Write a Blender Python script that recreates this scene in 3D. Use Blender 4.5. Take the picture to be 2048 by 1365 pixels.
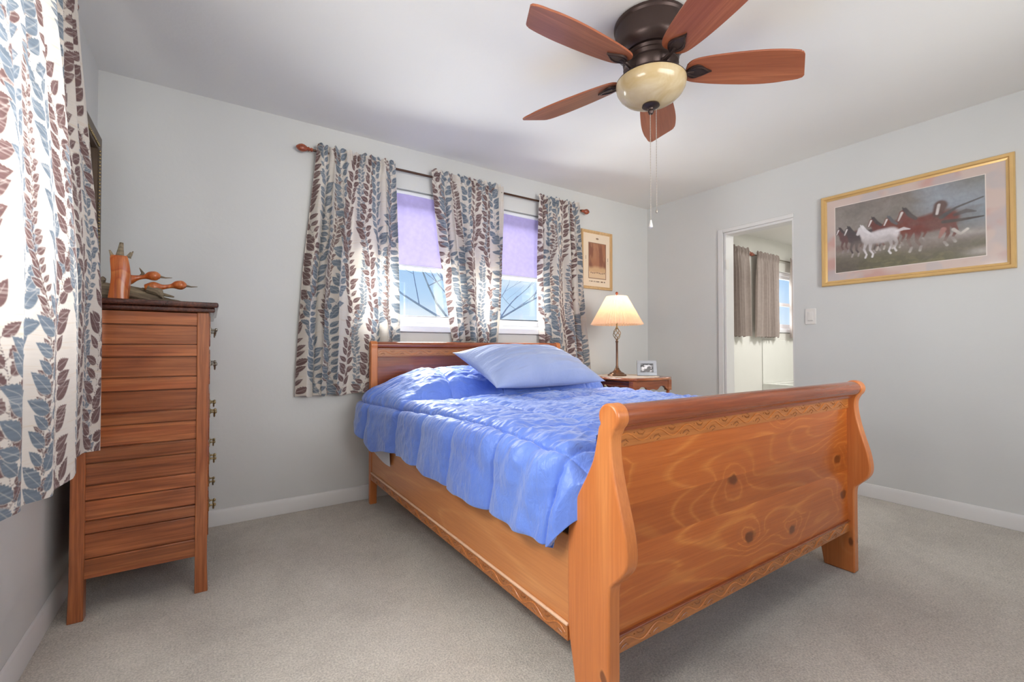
import bpy, bmesh, math, random
import numpy as np
from mathutils import Vector, Matrix
random.seed(7)
for o in list(bpy.data.objects): bpy.data.objects.remove(o)
S = bpy.context.scene
COL = S.collection
PI = math.pi

# ------------------------------------------------------------------ camera
YAW = math.atan2(604, 906); PITCH = math.atan2(14.5, 906)
cam = bpy.data.cameras.new('camera'); cam.sensor_width = 36; cam.lens = 36*906/2048
cam.clip_start = 0.02; cam.clip_end = 300
co = bpy.data.objects.new('camera', cam); COL.objects.link(co)
co.location = (0, 0, 1.013); co.rotation_euler = (PI/2+PITCH, 0, -YAW)
S.camera = co
# ------------------------------------------------------------------ view
S.view_settings.view_transform = 'Standard'; S.view_settings.look = 'None'
S.view_settings.gamma = 1; S.view_settings.use_curve_mapping = False
S.view_settings.exposure = -0.16
# ------------------------------------------------------------------ sky
w = bpy.data.worlds.new('sky'); S.world = w; w.use_nodes = True
nt = w.node_tree; nt.nodes.clear()
def _n(t, **k):
    n = nt.nodes.new(t)
    for a, b in k.items(): setattr(n, a, b)
    return n
tc = _n('ShaderNodeTexCoord'); sp = _n('ShaderNodeSeparateXYZ'); nt.links.new(tc.outputs['Generated'], sp.inputs[0])
rmp = _n('ShaderNodeValToRGB'); nt.links.new(sp.outputs['Z'], rmp.inputs[0])
e = rmp.color_ramp.elements
e[0].position = 0.0; e[0].color = (.80, .88, .97, 1); e[1].position = .6; e[1].color = (.16, .34, .78, 1)
m1 = e.new(.12); m1.color = (.50, .70, .96, 1); m2 = e.new(.26); m2.color = (.30, .53, .92, 1)
nz = _n('ShaderNodeTexNoise'); nz.inputs['Scale'].default_value = 3.2; nz.inputs['Detail'].default_value = 6
mp = _n('ShaderNodeMapping'); mp.inputs['Scale'].default_value = (1, 1, 3.2)
nt.links.new(tc.outputs['Generated'], mp.inputs[0]); nt.links.new(mp.outputs[0], nz.inputs['Vector'])
cr = _n('ShaderNodeValToRGB'); cr.color_ramp.elements[0].position = .48; cr.color_ramp.elements[1].position = .68
nt.links.new(nz.outputs['Fac'], cr.inputs[0])
mx = _n('ShaderNodeMix', data_type='RGBA'); nt.links.new(cr.outputs[0], mx.inputs['Factor'])
nt.links.new(rmp.outputs[0], mx.inputs[6]); mx.inputs[7].default_value = (.86, .92, 1, 1)
bg = _n('ShaderNodeBackground'); bg.inputs['Strength'].default_value = 1.25
nt.links.new(mx.outputs[2], bg.inputs['Color'])
ow = _n('ShaderNodeOutputWorld'); nt.links.new(bg.outputs[0], ow.inputs['Surface'])
# ------------------------------------------------------------------ daylight through the windows, lamps and added fill
def area(name, loc, direction, sx, sy, power, color=(1, 1, 1), spread=PI):
    l = bpy.data.lights.new(name, 'AREA'); l.shape = 'RECTANGLE'; l.size = sx; l.size_y = sy
    l.energy = power; l.color = color; l.spread = spread
    o = bpy.data.objects.new(name, l); COL.objects.link(o); o.location = loc
    o.rotation_euler = Vector(direction).to_track_quat('-Z', 'Y').to_euler()
    return o
WARM = (1, .985, .955)
area('ground_light_left_window', (-.80, 1.0, 1.3), (1, .1, 1.0), 1.2, .6, 38, WARM)
area('daylight_left_window', (-.95, 1.6, 1.75), (1, -.3, -.35), .6, .8, 20, WARM)
area('skylight_left_window', (-.75, .9, 2.0), (.42, -.03, -.9), 1.0, .4, 17, WARM, math.radians(100))
area('added_fill_front', (1.5, -1.05, 1.55), (0, 1, .1), 2.2, 1.0, 25, WARM, math.radians(100))  # fill lamp added behind the camera
area('added_fill_front_right', (2.2, -1.0, 1.55), (.8, 1, -.06), .8, .8, 13, WARM, math.radians(100))  # second added fill lamp, turned towards the right wall
area('daylight_back_window', (1.6, 4.5, 3.1), (0, -1, -.95), 2.6, 1.4, 620, WARM)
area('ground_light_back_window', (1.2, 3.9, .70), (-.2, -1, .9), 2.2, .6, 210, WARM)
sun = bpy.data.lights.new('low_sun', 'SUN'); sun.energy = 10; sun.angle = math.radians(35); sun.color = (1, .98, .95)
suno = bpy.data.objects.new('low_sun', sun); COL.objects.link(suno); suno.rotation_euler = Vector((0, -1, -.6)).to_track_quat('-Z', 'Y').to_euler()
area('added_fill_bathroom', (5.9, 1.7, 2.42), (0, 0, -1), .6, .6, 46, (1, .98, .95))  # unseen lamp, added to brighten the bathroom
area('daylight_bathroom_window', (6.75, 3.45, 1.7), (0, -1, 0), .7, .7, 10, (.98, .99, 1))

# ================================================================== helpers
def origin_of(o):
    v = Vector((0, 0, 0))
    while o: v += o.location; o = o.parent
    return v
def tag(o, label=None, cat=None, group=None, kind=None):
    if label: o['label'] = label
    if cat: o['category'] = cat
    if group: o['group'] = group
    if kind: o['kind'] = kind
    return o
def thing(name, loc, label, cat, group=None):
    o = bpy.data.objects.new(name, None); COL.objects.link(o); o.location = loc
    o.empty_display_size = .1
    return tag(o, label, cat, group)
def copy_tree(o, parent=None):
    c = o.copy(); COL.objects.link(c)
    if parent: c.parent = parent
    for ch in list(o.children): copy_tree(ch, c)
    return c
class MB:
    def __init__(s): s.v = []; s.f = []; s.m = []; s.t = []; s.tone = .5; s.mi = 0
    def add(s, vs, fs):
        k = len(s.v); s.v += [tuple(p) for p in vs]; s.t += [s.tone]*len(vs)
        for f in fs: s.f.append(tuple(i+k for i in f)); s.m.append(s.mi)
        return s
    def box(s, x0, x1, y0, y1, z0, z1):
        vs = [(x, y, z) for x in (x0, x1) for y in (y0, y1) for z in (z0, z1)]
        return s.add(vs, [(0,1,3,2),(4,6,7,5),(0,4,5,1),(2,3,7,6),(0,2,6,4),(1,5,7,3)])
    def bar(s, a, b, wx, wz, up=(0,0,1)):
        a = Vector(a); b = Vector(b); d = (b-a).normalized(); x = d.cross(Vector(up)).normalized(); z = x.cross(d)
        vs = [p+x*i*wx/2+z*j*wz/2 for p in (a, b) for i, j in ((-1,-1),(1,-1),(1,1),(-1,1))]
        return s.add(vs, [(0,1,2,3),(7,6,5,4),(0,4,5,1),(1,5,6,2),(2,6,7,3),(3,7,4,0)])
    def prism(s, poly, ax, a, b):
        n = len(poly)
        def P(p, c):
            return {0: (c, p[0], p[1]), 1: (p[0], c, p[1]), 2: (p[0], p[1], c)}[ax]
        vs = [P(p, a) for p in poly]+[P(p, b) for p in poly]
        fs = [tuple(range(n))[::-1], tuple(range(n, 2*n))]+[(i, (i+1) % n, n+(i+1) % n, n+i) for i in range(n)]
        return s.add(vs, fs)
    def tube(s, pts, r, n=8, cap=True):
        pts = [Vector(p) for p in pts]; m = len(pts); rs = r if isinstance(r, (list, tuple)) else [r]*m
        d0 = (pts[1]-pts[0]).normalized(); x = d0.orthogonal().normalized(); vs = []
        for i, p in enumerate(pts):
            d = (pts[min(i+1, m-1)]-pts[max(i-1, 0)]).normalized()
            x = (x-d*x.dot(d)).normalized(); y = d.cross(x)
            vs += [p+(x*math.cos(2*PI*k/n)+y*math.sin(2*PI*k/n))*rs[i] for k in range(n)]
        fs = [(i*n+k, i*n+(k+1) % n, (i+1)*n+(k+1) % n, (i+1)*n+k) for i in range(m-1) for k in range(n)]
        if cap: fs += [tuple(range(n))[::-1], tuple(range((m-1)*n, m*n))]
        return s.add(vs, fs)
    def lathe(s, prof, c, n=32, axis='z', closed=False):
        c = Vector(c); vs = []; m = len(prof)
        for r, h in prof:
            for k in range(n):
                a = 2*PI*k/n
                p = {'z': (r*math.cos(a), r*math.sin(a), h), 'x': (h, r*math.cos(a), r*math.sin(a)), 'y': (r*math.cos(a), h, -r*math.sin(a))}[axis]
                vs.append(c+Vector(p))
        fs = [(i*n+k, i*n+(k+1) % n, (i+1)*n+(k+1) % n, (i+1)*n+k) for i in range(m-1) for k in range(n)]
        if prof[0][0] > 1e-5: fs.append(tuple(range(n))[::-1])
        if prof[-1][0] > 1e-5: fs.append(tuple(range((m-1)*n, m*n)))
        return s.add(vs, fs)
    def ball(s, c, rx, ry=None, rz=None, n=16, m=10):
        ry = ry or rx; rz = rz or rx; c = Vector(c)
        vs = [c+Vector((rx*math.sin(PI*i/m)*math.cos(2*PI*k/n), ry*math.sin(PI*i/m)*math.sin(2*PI*k/n), -rz*math.cos(PI*i/m))) for i in range(m+1) for k in range(n)]
        return s.add(vs, [(i*n+k, i*n+(k+1) % n, (i+1)*n+(k+1) % n, (i+1)*n+k) for i in range(m) for k in range(n)])
    def build(s, name, mat, parent=None, bevel=0, smooth=False, loc=None, seg=2, xf=None, ang=35):
        L = origin_of(parent) if parent else Vector(loc or (0, 0, 0))
        vs = s.v if xf is None else [tuple(xf(Vector(p))) for p in s.v]
        me = bpy.data.meshes.new(name)
        me.from_pydata([(p[0]-L.x, p[1]-L.y, p[2]-L.z) for p in vs], [], s.f)
        mats = mat if isinstance(mat, (list, tuple)) else [mat]
        for q in mats: me.materials.append(q)
        if len(mats) > 1: me.polygons.foreach_set('material_index', s.m)
        at = me.attributes.new('tone', 'FLOAT', 'POINT'); at.data.foreach_set('value', s.t)
        bm = bmesh.new(); bm.from_mesh(me); bmesh.ops.remove_doubles(bm, verts=bm.verts, dist=1e-6)
        bmesh.ops.recalc_face_normals(bm, faces=bm.faces); bm.to_mesh(me); bm.free()
        o = bpy.data.objects.new(name, me); COL.objects.link(o)
        if parent: o.parent = parent
        else: o.location = L
        if bevel:
            b = o.modifiers.new('bevel', 'BEVEL'); b.width = bevel; b.segments = seg; b.limit_method = 'ANGLE'; b.angle_limit = math.radians(30)
            b.harden_normals = False
        if smooth or bevel:
            me.polygons.foreach_set('use_smooth', [True]*len(me.polygons))
            try: me.set_sharp_from_angle(angle=math.radians(ang))
            except Exception: pass
        return o
def grid_mesh(name, P, mat, parent=None, col=None, loc=None, closed=False, smooth=True):
    """P: (n,m,3) array of points, col: (n,m,3) colours that belong to the cloth or print itself"""
    n, m = P.shape[:2]; L = origin_of(parent) if parent else Vector(loc or (0, 0, 0))
    V = (P.reshape(-1, 3)-np.array(L)).astype(np.float32)
    i = np.arange(n*m).reshape(n, m)
    q = np.stack([i[:-1, :-1], i[1:, :-1], i[1:, 1:], i[:-1, 1:]], -1).reshape(-1, 4)
    me = bpy.data.meshes.new(name)
    me.vertices.add(n*m); me.vertices.foreach_set('co', V.ravel())
    me.loops.add(q.size); me.loops.foreach_set('vertex_index', q.ravel().astype(np.int32))
    me.polygons.add(len(q)); me.polygons.foreach_set('loop_start', np.arange(0, q.size, 4, dtype=np.int32))
    me.polygons.foreach_set('loop_total', np.full(len(q), 4, dtype=np.int32))
    me.update(calc_edges=True)
    if smooth: me.polygons.foreach_set('use_smooth', np.ones(len(q), dtype=bool))
    me.materials.append(mat)
    if col is not None:
        a = me.attributes.new('pattern', 'FLOAT_COLOR', 'POINT')
        c4 = np.ones((n*m, 4), np.float32); c4[:, :3] = col.reshape(-1, 3); a.data.foreach_set('color', c4.ravel())
    me.validate()
    o = bpy.data.objects.new(name, me); COL.objects.link(o)
    if parent: o.parent = parent
    else: o.location = L
    return o
def lin(r, g, b):
    f = lambda c: (c/255/12.92 if c/255 <= .04045 else ((c/255+.055)/1.055)**2.4)
    return np.array([f(r), f(g), f(b)])
def L3(r, g, b): return tuple(lin(r, g, b))
def hsh(i, j, s): 
    v = np.sin(i*127.1+j*311.7+s*74.7)*43758.5453
    return v-np.floor(v)
def vn(x, y, s=0):
    x, y = .83*x+.56*y+11.3, -.56*x+.83*y+4.1
    i = np.floor(x); j = np.floor(y); fx = x-i; fy = y-j
    fx = fx*fx*(3-2*fx); fy = fy*fy*(3-2*fy)
    return (hsh(i, j, s)*(1-fx)+hsh(i+1, j, s)*fx)*(1-fy)+(hsh(i, j+1, s)*(1-fx)+hsh(i+1, j+1, s)*fx)*fy
def fbm(x, y, s=0, o=4):
    r = 0; a = .5; t = 0
    for k in range(o): r = r+a*vn(x*2**k, y*2**k, s+k*3); t += a; a *= .5
    return r/t
def sst(a, b, x):
    t = np.clip((x-a)/(b-a), 0, 1); return t*t*(3-2*t)

# ================================================================== materials
class NT:
    def __init__(s, name):
        s.mat = bpy.data.materials.new(name); s.mat.use_nodes = True; s.t = s.mat.node_tree; s.t.nodes.clear()
        s.out = s.n('ShaderNodeOutputMaterial')
    def n(s, t, ins=None, **k):
        nd = s.t.nodes.new(t)
        for a, b in k.items(): setattr(nd, a, b)
        for a, b in (ins or {}).items():
            if isinstance(b, bpy.types.NodeSocket): s.t.links.new(b, nd.inputs[a])
            else: nd.inputs[a].default_value = b
        return nd
    def math(s, op, a, b=0.0, c=None):
        d = {0: a, 1: b}
        if c is not None: d[2] = c
        return s.n('ShaderNodeMath', d, operation=op).outputs[0]
    def obj(s, scale=(1, 1, 1), loc=(0, 0, 0)):
        t = s.n('ShaderNodeTexCoord').outputs['Object']
        return s.n('ShaderNodeMapping', {0: t, 'Scale': scale, 'Location': loc}).outputs[0]
    def noise(s, vec, scale, detail=4, rough=.5, dist=0):
        return s.n('ShaderNodeTexNoise', {'Vector': vec, 'Scale': scale, 'Detail': detail, 'Roughness': rough, 'Distortion': dist}).outputs['Fac']
    def ramp(s, fac, stops):
        r = s.n('ShaderNodeValToRGB', {0: fac}); e = r.color_ramp.elements
        while len(e) < len(stops): e.new(.5)
        for el, (p, c) in zip(e, stops): el.position = p; el.color = (*c, 1) if len(c) == 3 else c
        return r.outputs[0]
    def mix(s, f, a, b, blend='MIX'):
        m = s.n('ShaderNodeMix', data_type='RGBA', blend_type=blend)
        for i, v in ((0, f), (6, a), (7, b)):
            if isinstance(v, bpy.types.NodeSocket): s.t.links.new(v, m.inputs[i])
            else: m.inputs[i].default_value = v if i == 0 else (*v[:3], 1)
        return m.outputs[2]
    def bump(s, h, dist, st=1.0):
        return s.n('ShaderNodeBump', {'Height': h, 'Distance': dist, 'Strength': st}).outputs[0]
    def bsdf(s, col, rough=.5, metal=0, normal=None, **k):
        d = {'Base Color': col if isinstance(col, bpy.types.NodeSocket) else (*col, 1), 'Roughness': rough, 'Metallic': metal}
        if normal is not None: d['Normal'] = normal
        for a, b in k.items(): d[a.replace('_', ' ')] = b
        return s.n('ShaderNodeBsdfPrincipled', d).outputs[0]
    def done(s, sh): s.t.links.new(sh, s.out.inputs[0]); return s.mat

def plain(name, col, rough=.5, metal=0, var=.06, scale=6, bump=0, **k):
    m = NT(name); v = m.obj(); n = m.noise(v, scale, 4)
    a = tuple(c*(1-var) for c in col); b = tuple(min(1, c*(1+var)) for c in col)
    c = m.ramp(n, [(.3, a), (.7, b)])
    nm = m.bump(m.noise(v, scale*12, 3), bump) if bump else None
    return m.done(m.bsdf(c, rough, metal, nm, **k))
def paint(name, col, rough=.75, patch=.03):
    m = NT(name); v = m.obj()
    c = m.ramp(m.noise(v, 1.3, 3), [(.3, tuple(x*(1-patch) for x in col)), (.7, tuple(min(1, x*(1+patch)) for x in col))])
    h = m.noise(v, 55, 3); return m.done(m.bsdf(c, rough, 0, m.bump(h, .0015, .35)))
def wood(name, dark, mid, light, axis=0, ring=9, fine=1.0, rough=.32, knots=0.0, planks=None, coat=.25, stretch=.12, tonev=.35, bump=.0006, scale=3.2, figure=.85, grain=.55, kplane=None, kamp=.14, lines=False):
    m = NT(name); sc = [1, 1, 1]; sc[axis] = stretch
    raw = m.obj(); sx = m.n('ShaderNodeSeparateXYZ', {0: raw})
    v = m.obj(tuple(sc), (3.1, 1.7, .4))
    if planks:
        ax2, width = planks
        pi_ = m.math('FLOOR', m.math('DIVIDE', sx.outputs[ax2], float(width)))
        off = m.n('ShaderNodeCombineXYZ', {0: m.math('MULTIPLY', pi_, 2.37), 1: m.math('MULTIPLY', pi_, 5.11)}).outputs[0]
        v = m.n('ShaderNodeVectorMath', {0: v, 1: off}, operation='ADD').outputs[0]
    h = m.noise(v, scale, 1.5, .4, .15)
    if knots:
        o2 = [i for i in (kplane or (axis, 2 if axis != 2 else 1))]
        kv = m.n('ShaderNodeCombineXYZ', {0: m.math('MULTIPLY', sx.outputs[o2[0]], .62), 1: m.math('ADD', sx.outputs[o2[1]], .37), 2: 0.0}).outputs[0]
        wv = m.n('ShaderNodeTexNoise', {'Vector': raw, 'Scale': 16.0, 'Detail': 2.0})
        kv = m.n('ShaderNodeVectorMath', {0: kv, 1: m.n('ShaderNodeVectorMath', {0: wv.outputs['Color'], 'Scale': .03}, operation='SCALE').outputs[0]}, operation='ADD').outputs[0]
        vo = m.n('ShaderNodeTexVoronoi', {'Vector': kv, 'Scale': knots, 'Randomness': 1.0}, voronoi_dimensions='2D')
        d = vo.outputs['Distance']
        h = m.math('ADD', h, m.math('MULTIPLY', m.math('POWER', 2.718, m.math('MULTIPLY', m.math('MULTIPLY', d, d), -30.0)), float(kamp)))
    rings = m.math('FRACT', m.math('MULTIPLY', h, float(ring)))
    fs = [95, 95, 95]; fs[axis] = 3.0
    fine_n = m.noise(m.obj(tuple(x*fine for x in fs)), 1.3, 4, .65)
    md = tuple(.55*x+.45*y for x, y in zip(mid, dark))
    c = m.ramp(rings, [(0, md), (.10, mid), (.55, tuple(.5*(x+y) for x, y in zip(mid, light))), (.82, light), (.93, mid), (1, md)])
    if lines: c = m.ramp(rings, [(0, mid), (.42, tuple(.8*x+.2*y for x, y in zip(mid, dark))), (.70, mid), (.86, light), (.94, tuple(.6*x+.4*y for x, y in zip(mid, light))), (1, mid)])
    c = m.mix(figure, mid, c)
    big = m.noise(m.obj(tuple(x*y for x, y in zip((1, 1, 1), sc))), 5, 3, .6)
    c = m.mix(m.ramp(big, [(.35, (0, 0, 0)), (.75, (.55, .55, .55))]), c, md)
    c = m.mix(m.math('MULTIPLY', m.ramp(fine_n, [(.40, (1, 1, 1)), (.62, (0, 0, 0))]), grain), c, dark)
    tn = m.n('ShaderNodeAttribute', attribute_name='tone').outputs['Fac']
    c = m.mix(1.0, c, m.ramp(tn, [(0, (1-tonev,)*3), (.5, (1, 1, 1)), (1, (1+tonev,)*3)]), 'MULTIPLY')
    if planks:
        wn = m.n('ShaderNodeTexWhiteNoise', {'W': pi_}, noise_dimensions='1D').outputs[0]
        c = m.mix(1.0, c, m.ramp(wn, [(0, (.84, .80, .76)), (1, (1.10, 1.10, 1.10))]), 'MULTIPLY')
    if knots:
        kf = m.ramp(d, [(.045, (1, 1, 1)), (.075, (0, 0, 0))])
        pick = m.math('GREATER_THAN', m.n('ShaderNodeSeparateColor', {0: vo.outputs['Color']}).outputs[0], .35)
        c = m.mix(m.math('MULTIPLY', m.math('MULTIPLY', kf, pick), .8), c, tuple(x*.30 for x in dark))
    nm = m.bump(fine_n, bump, .5)
    return m.done(m.bsdf(c, rough, 0, nm, Coat_Weight=coat, Coat_Roughness=.12))

M = {}
M['wall'] = paint('wall_paint', L3(212, 212, 209))
M['ceiling'] = paint('ceiling_paint', L3(234, 232, 227), .85, .02)
M['bathwall'] = paint('bathroom_wall_paint', L3(233, 232, 226))
M['trim'] = plain('trim_white', L3(225, 223, 220), .4, var=.02)
M['vinyl'] = plain('window_vinyl', L3(235, 236, 240), .35, var=.01)
M['pine'] = wood('honey_pine', L3(150, 70, 22), L3(190, 104, 42), L3(214, 136, 64), axis=0, ring=17, knots=3.4, planks=(2, .115), stretch=.26, scale=3.6, grain=.35, figure=.8, lines=True)
M['pine_y'] = wood('honey_pine_rail', L3(172, 98, 50), L3(210, 138, 78), L3(230, 166, 104), axis=1, ring=7, knots=2.0, stretch=.16, grain=.25, figure=.45, lines=True)
M['pine_z'] = wood('honey_pine_post', L3(172, 90, 42), L3(212, 128, 66), L3(228, 154, 90), axis=2, ring=6, knots=5.0, rough=.35, grain=.3, figure=.45, lines=True)
M['pine_dark'] = wood('red_pine', L3(108, 50, 26), L3(148, 74, 38), L3(176, 98, 56), axis=0, ring=6, rough=.25, coat=.5, figure=.5)
M['carved'] = wood('carved_pine', L3(144, 80, 34), L3(188, 116, 56), L3(206, 138, 74), axis=0, ring=3, figure=.3)
M['bead'] = plain('worn_highlight_bead', L3(232, 192, 158), .35)  # worn pale edge, with its white highlight line put into the colour
M['oak'] = wood('quarter_oak', L3(74, 32, 12), L3(154, 84, 42), L3(184, 112, 60), axis=1, ring=7, fine=.9, rough=.3, coat=.35, stretch=.12, tonev=.30, scale=6, grain=.55, figure=.6)
M['oak_x'] = wood('quarter_oak_side', L3(84, 36, 14), L3(176, 98, 54), L3(204, 128, 76), axis=0, ring=7, fine=.9, rough=.3, coat=.35, stretch=.12, tonev=.30, scale=6, grain=.5, figure=.6)
M['oak_z'] = wood('oak_post', L3(96, 44, 20), L3(176, 100, 56), L3(204, 130, 80), axis=2, ring=6, fine=1.0, rough=.32, coat=.3, stretch=.08, scale=6, grain=.5, figure=.6)
M['oak_top'] = wood('dark_oak_top', L3(34, 14, 10), L3(84, 42, 32), L3(112, 58, 40), axis=1, ring=4, rough=.22, coat=.5)
M['blade'] = wood('fan_blade_wood', L3(124, 64, 40), L3(160, 90, 58), L3(180, 108, 72), axis=0, ring=5, fine=.8, rough=.35, coat=.15, stretch=.06, scale=7, grain=.5)
M['cherry'] = wood('cherry_table', L3(104, 44, 20), L3(170, 92, 50), L3(205, 132, 80), axis=0, ring=5, rough=.25, coat=.5)
M['cherry_shaded'] = wood('shaded_cherry', L3(60, 22, 12), L3(110, 50, 28), L3(140, 70, 40), axis=1, ring=5, rough=.25, coat=.5)  # cherry with the shadow on the drawer front put into its colour
M['rodfin'] = wood('finial_wood', L3(90, 34, 18), L3(150, 66, 38), L3(176, 88, 54), axis=0, ring=3, rough=.22, coat=.6)
M['bronze'] = plain('oiled_bronze', L3(72, 58, 54), .38, .65, .12)
M['rodmetal'] = plain('rod_metal', L3(84, 60, 48), .35, .7)
M['copper'] = plain('copper_rod', L3(190, 118, 84), .3, .6)
M['brass'] = plain('antique_brass', L3(150, 132, 96), .3, .85, .15, 20)
M['nickel'] = plain('aged_nickel', L3(160, 154, 142), .25, .9, .1, 20)
M['lampbase'] = plain('lamp_bronze', L3(120, 88, 66), .35, .7, .2, 20)
M['chain'] = plain('pull_chain', L3(176, 166, 156), .35, .6)
M['white'] = plain('white_plastic', L3(226, 222, 216), .4, var=.02)
M['tub'] = plain('tub_enamel', L3(238, 238, 232), .15, var=.01)
M['sheet'] = plain('white_sheet', L3(225, 226, 232), .8, var=.03)
M['black'] = plain('black_velvet', L3(24, 23, 24), .8)
M['silver'] = plain('silver_frame', L3(160, 162, 166), .35, .5)

def carpet():
    m = NT('carpet'); v = m.obj()
    big = m.noise(v, 2.1, 5, .6, .6); mid = m.noise(v, 24, 4, .65); fine = m.noise(v, 150, 3, .75)
    c = m.ramp(big, [(.34, L3(192, 183, 169)), (.5, L3(216, 207, 192)), (.66, L3(236, 228, 213))])
    c = m.mix(.30, c, m.ramp(mid, [(.3, L3(150, 142, 132)), (.7, L3(226, 218, 206))]))
    c = m.mix(.42, c, m.ramp(fine, [(.36, L3(126, 118, 107)), (.64, L3(246, 238, 224))]))
    h = m.math('ADD', m.math('MULTIPLY', fine, .7), m.math('MULTIPLY', mid, .8))
    return m.done(m.bsdf(c, .95, 0, m.bump(h, .012, .8), Sheen_Weight=.25))
M['carpet'] = carpet()
def cloth(name, trans=.35, rough=.8, weave=900, tcol=None):
    m = NT(name); c = m.n('ShaderNodeAttribute', attribute_name='pattern').outputs['Color']
    v = m.obj((1, 1, 6)); nm = m.bump(m.noise(v, 120, 2, .6), .0006, .5)
    a = m.bsdf(c, rough, 0, nm, Sheen_Weight=.15)
    t = m.n('ShaderNodeBsdfTranslucent', {'Color': c}).outputs[0]
    return m.done(m.n('ShaderNodeMixShader', {0: trans, 1: a, 2: t}).outputs[0])
M['curtain'] = cloth('leaf_curtain', .23)
def solidcloth(name, col, trans=.3, rough=.7, sheen=.2):
    m = NT(name); v = m.obj()
    c = m.ramp(m.noise(v, 30, 3), [(.3, tuple(x*.94 for x in col)), (.7, tuple(x*1.05 for x in col))])
    a = m.bsdf(c, rough, 0, m.bump(m.noise(m.obj((1, 1, 5)), 150, 2), .0004, .4), Sheen_Weight=sheen)
    t = m.n('ShaderNodeBsdfTranslucent', {'Color': c}).outputs[0]
    return m.done(m.n('ShaderNodeMixShader', {0: trans, 1: a, 2: t}).outputs[0])
M['taupe'] = solidcloth('taupe_curtain', L3(172, 158, 151), .12)
M['shade'] = solidcloth('lavender_shade', L3(160, 150, 196), .10, .6)
M['lampshade'] = solidcloth('pleated_shade', L3(250, 222, 196), .55, .7)
M['doily'] = solidcloth('lace_doily', L3(240, 226, 208), .2)
def comforter_mat():
    m = NT('blue_satin'); v = m.obj()
    c = m.ramp(m.noise(v, 3, 3), [(.3, L3(88, 122, 214)), (.7, L3(110, 144, 226))])
    h = m.math('ADD', m.noise(m.obj((1, 2.2, 1)), 14, 4, .55, .9), m.math('MULTIPLY', m.noise(m.obj((1.0, 1.6, 1)), 45, 3, .6, 1.0), .25))
    return m.done(m.bsdf(c, .42, 0, m.bump(h, .012, .5), Sheen_Weight=.6, Sheen_Roughness=.5, Sheen_Tint=(.8, .86, 1, 1), Specular_IOR_Level=.6))
M['comforter'] = comforter_mat()
def pillow_mat():
    m = NT('pale_blue_cotton'); v = m.obj()
    c = m.ramp(m.noise(v, 4, 3), [(.3, L3(152, 168, 210)), (.7, L3(166, 180, 218))])
    return m.done(m.bsdf(c, .6, 0, m.bump(m.noise(m.obj((1, 2.5, 1)), 14, 4, .6, 1.0), .008, .4), Sheen_Weight=.3))
M['pillow'] = pillow_mat()
def print_mat(name, rough=.35, coat=.3):
    m = NT(name); c = m.n('ShaderNodeAttribute', attribute_name='pattern').outputs['Color']
    return m.done(m.bsdf(c, rough, 0, Coat_Weight=coat, Coat_Roughness=.05))
M['print'] = print_mat('framed_print')
M['sham'] = print_mat('patterned_sham', .8, 0)
M['gold'] = plain('gilt_frame', L3(222, 184, 122), .3, .4, .06)
M['oakframe'] = wood('pale_frame', L3(186, 146, 98), L3(214, 176, 124), L3(228, 196, 150), axis=2, ring=4, rough=.4)
def glass():
    m = NT('window_glass'); g = m.n('ShaderNodeBsdfGlossy', {'Color': (1, 1, 1, 1), 'Roughness': .02}).outputs[0]
    t = m.n('ShaderNodeBsdfTransparent', {'Color': (.96, .98, .98, 1)}).outputs[0]
    return m.done(m.n('ShaderNodeMixShader', {0: .05, 1: t, 2: g}).outputs[0])
M['glass'] = glass()
def bowl():
    m = NT('alabaster_glass'); v = m.obj()
    c = m.ramp(m.noise(v, 7, 4, .6, 1.2), [(.3, L3(214, 186, 136)), (.7, L3(236, 218, 180))])
    a = m.bsdf(c, .22, 0, Coat_Weight=.6, Coat_Roughness=.08)
    t = m.n('ShaderNodeBsdfTranslucent', {'Color': c}).outputs[0]
    return m.done(m.n('ShaderNodeMixShader', {0: .3, 1: a, 2: t}).outputs[0])
M['bowl'] = bowl()
def emis(name, col, st):
    m = NT(name); return m.done(m.n('ShaderNodeEmission', {'Color': (*col, 1), 'Strength': st}).outputs[0])
M['bulb'] = emis('lit_bulb', (1, .78, .52), 13)
M['drift'] = wood('driftwood', L3(66, 54, 44), L3(134, 118, 96), L3(176, 160, 132), axis=0, ring=7, rough=.8, coat=0, bump=.004)
M['cedar'] = wood('polished_cypress', L3(146, 60, 18), L3(204, 106, 48), L3(226, 144, 78), axis=2, ring=5, rough=.3, coat=.4, stretch=.5, scale=12)
M['bark'] = plain('pale_bark', L3(136, 152, 178), .9, var=.15)
M['lawn'] = plain('winter_lawn', L3(150, 150, 120), .95, var=.15)
M['tile'] = plain('bathroom_tile', L3(215, 213, 208), .3, var=.03)
M['mirror'] = plain('mirror_glass', L3(220, 222, 224), .03, 1.0, .01)
M['framedark'] = plain('dark_frame', L3(92, 74, 58), .4, .3, .15)

# ================================================================== room
D = 3.10; XR = 3.745; XL = -.49; YF = -.62; H = 2.447; T = .13
def struct(mb, name, mat, **k):
    o = mb.build(name, mat, **k); o['kind'] = 'structure'; return o
def wallbox(axis, pos, thick, a0, a1, z0, z1, holes):
    """a wall perpendicular to axis (0: X, 1: Y) with rectangular holes (a0,a1,z0,z1)"""
    mb = MB(); xs = sorted({a0, a1, *[h[0] for h in holes], *[h[1] for h in holes]}); zs = sorted({z0, z1, *[h[2] for h in holes], *[h[3] for h in holes]})
    for i in range(len(xs)-1):
        for j in range(len(zs)-1):
            cx = (xs[i]+xs[i+1])/2; cz = (zs[j]+zs[j+1])/2
            if any(h[0] < cx < h[1] and h[2] < cz < h[3] for h in holes): continue
            if axis == 1: mb.box(xs[i], xs[i+1], pos, pos+thick, zs[j], zs[j+1])
            else: mb.box(pos, pos+thick, xs[i], xs[i+1], zs[j], zs[j+1])
    return mb
XB = 8.0
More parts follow.
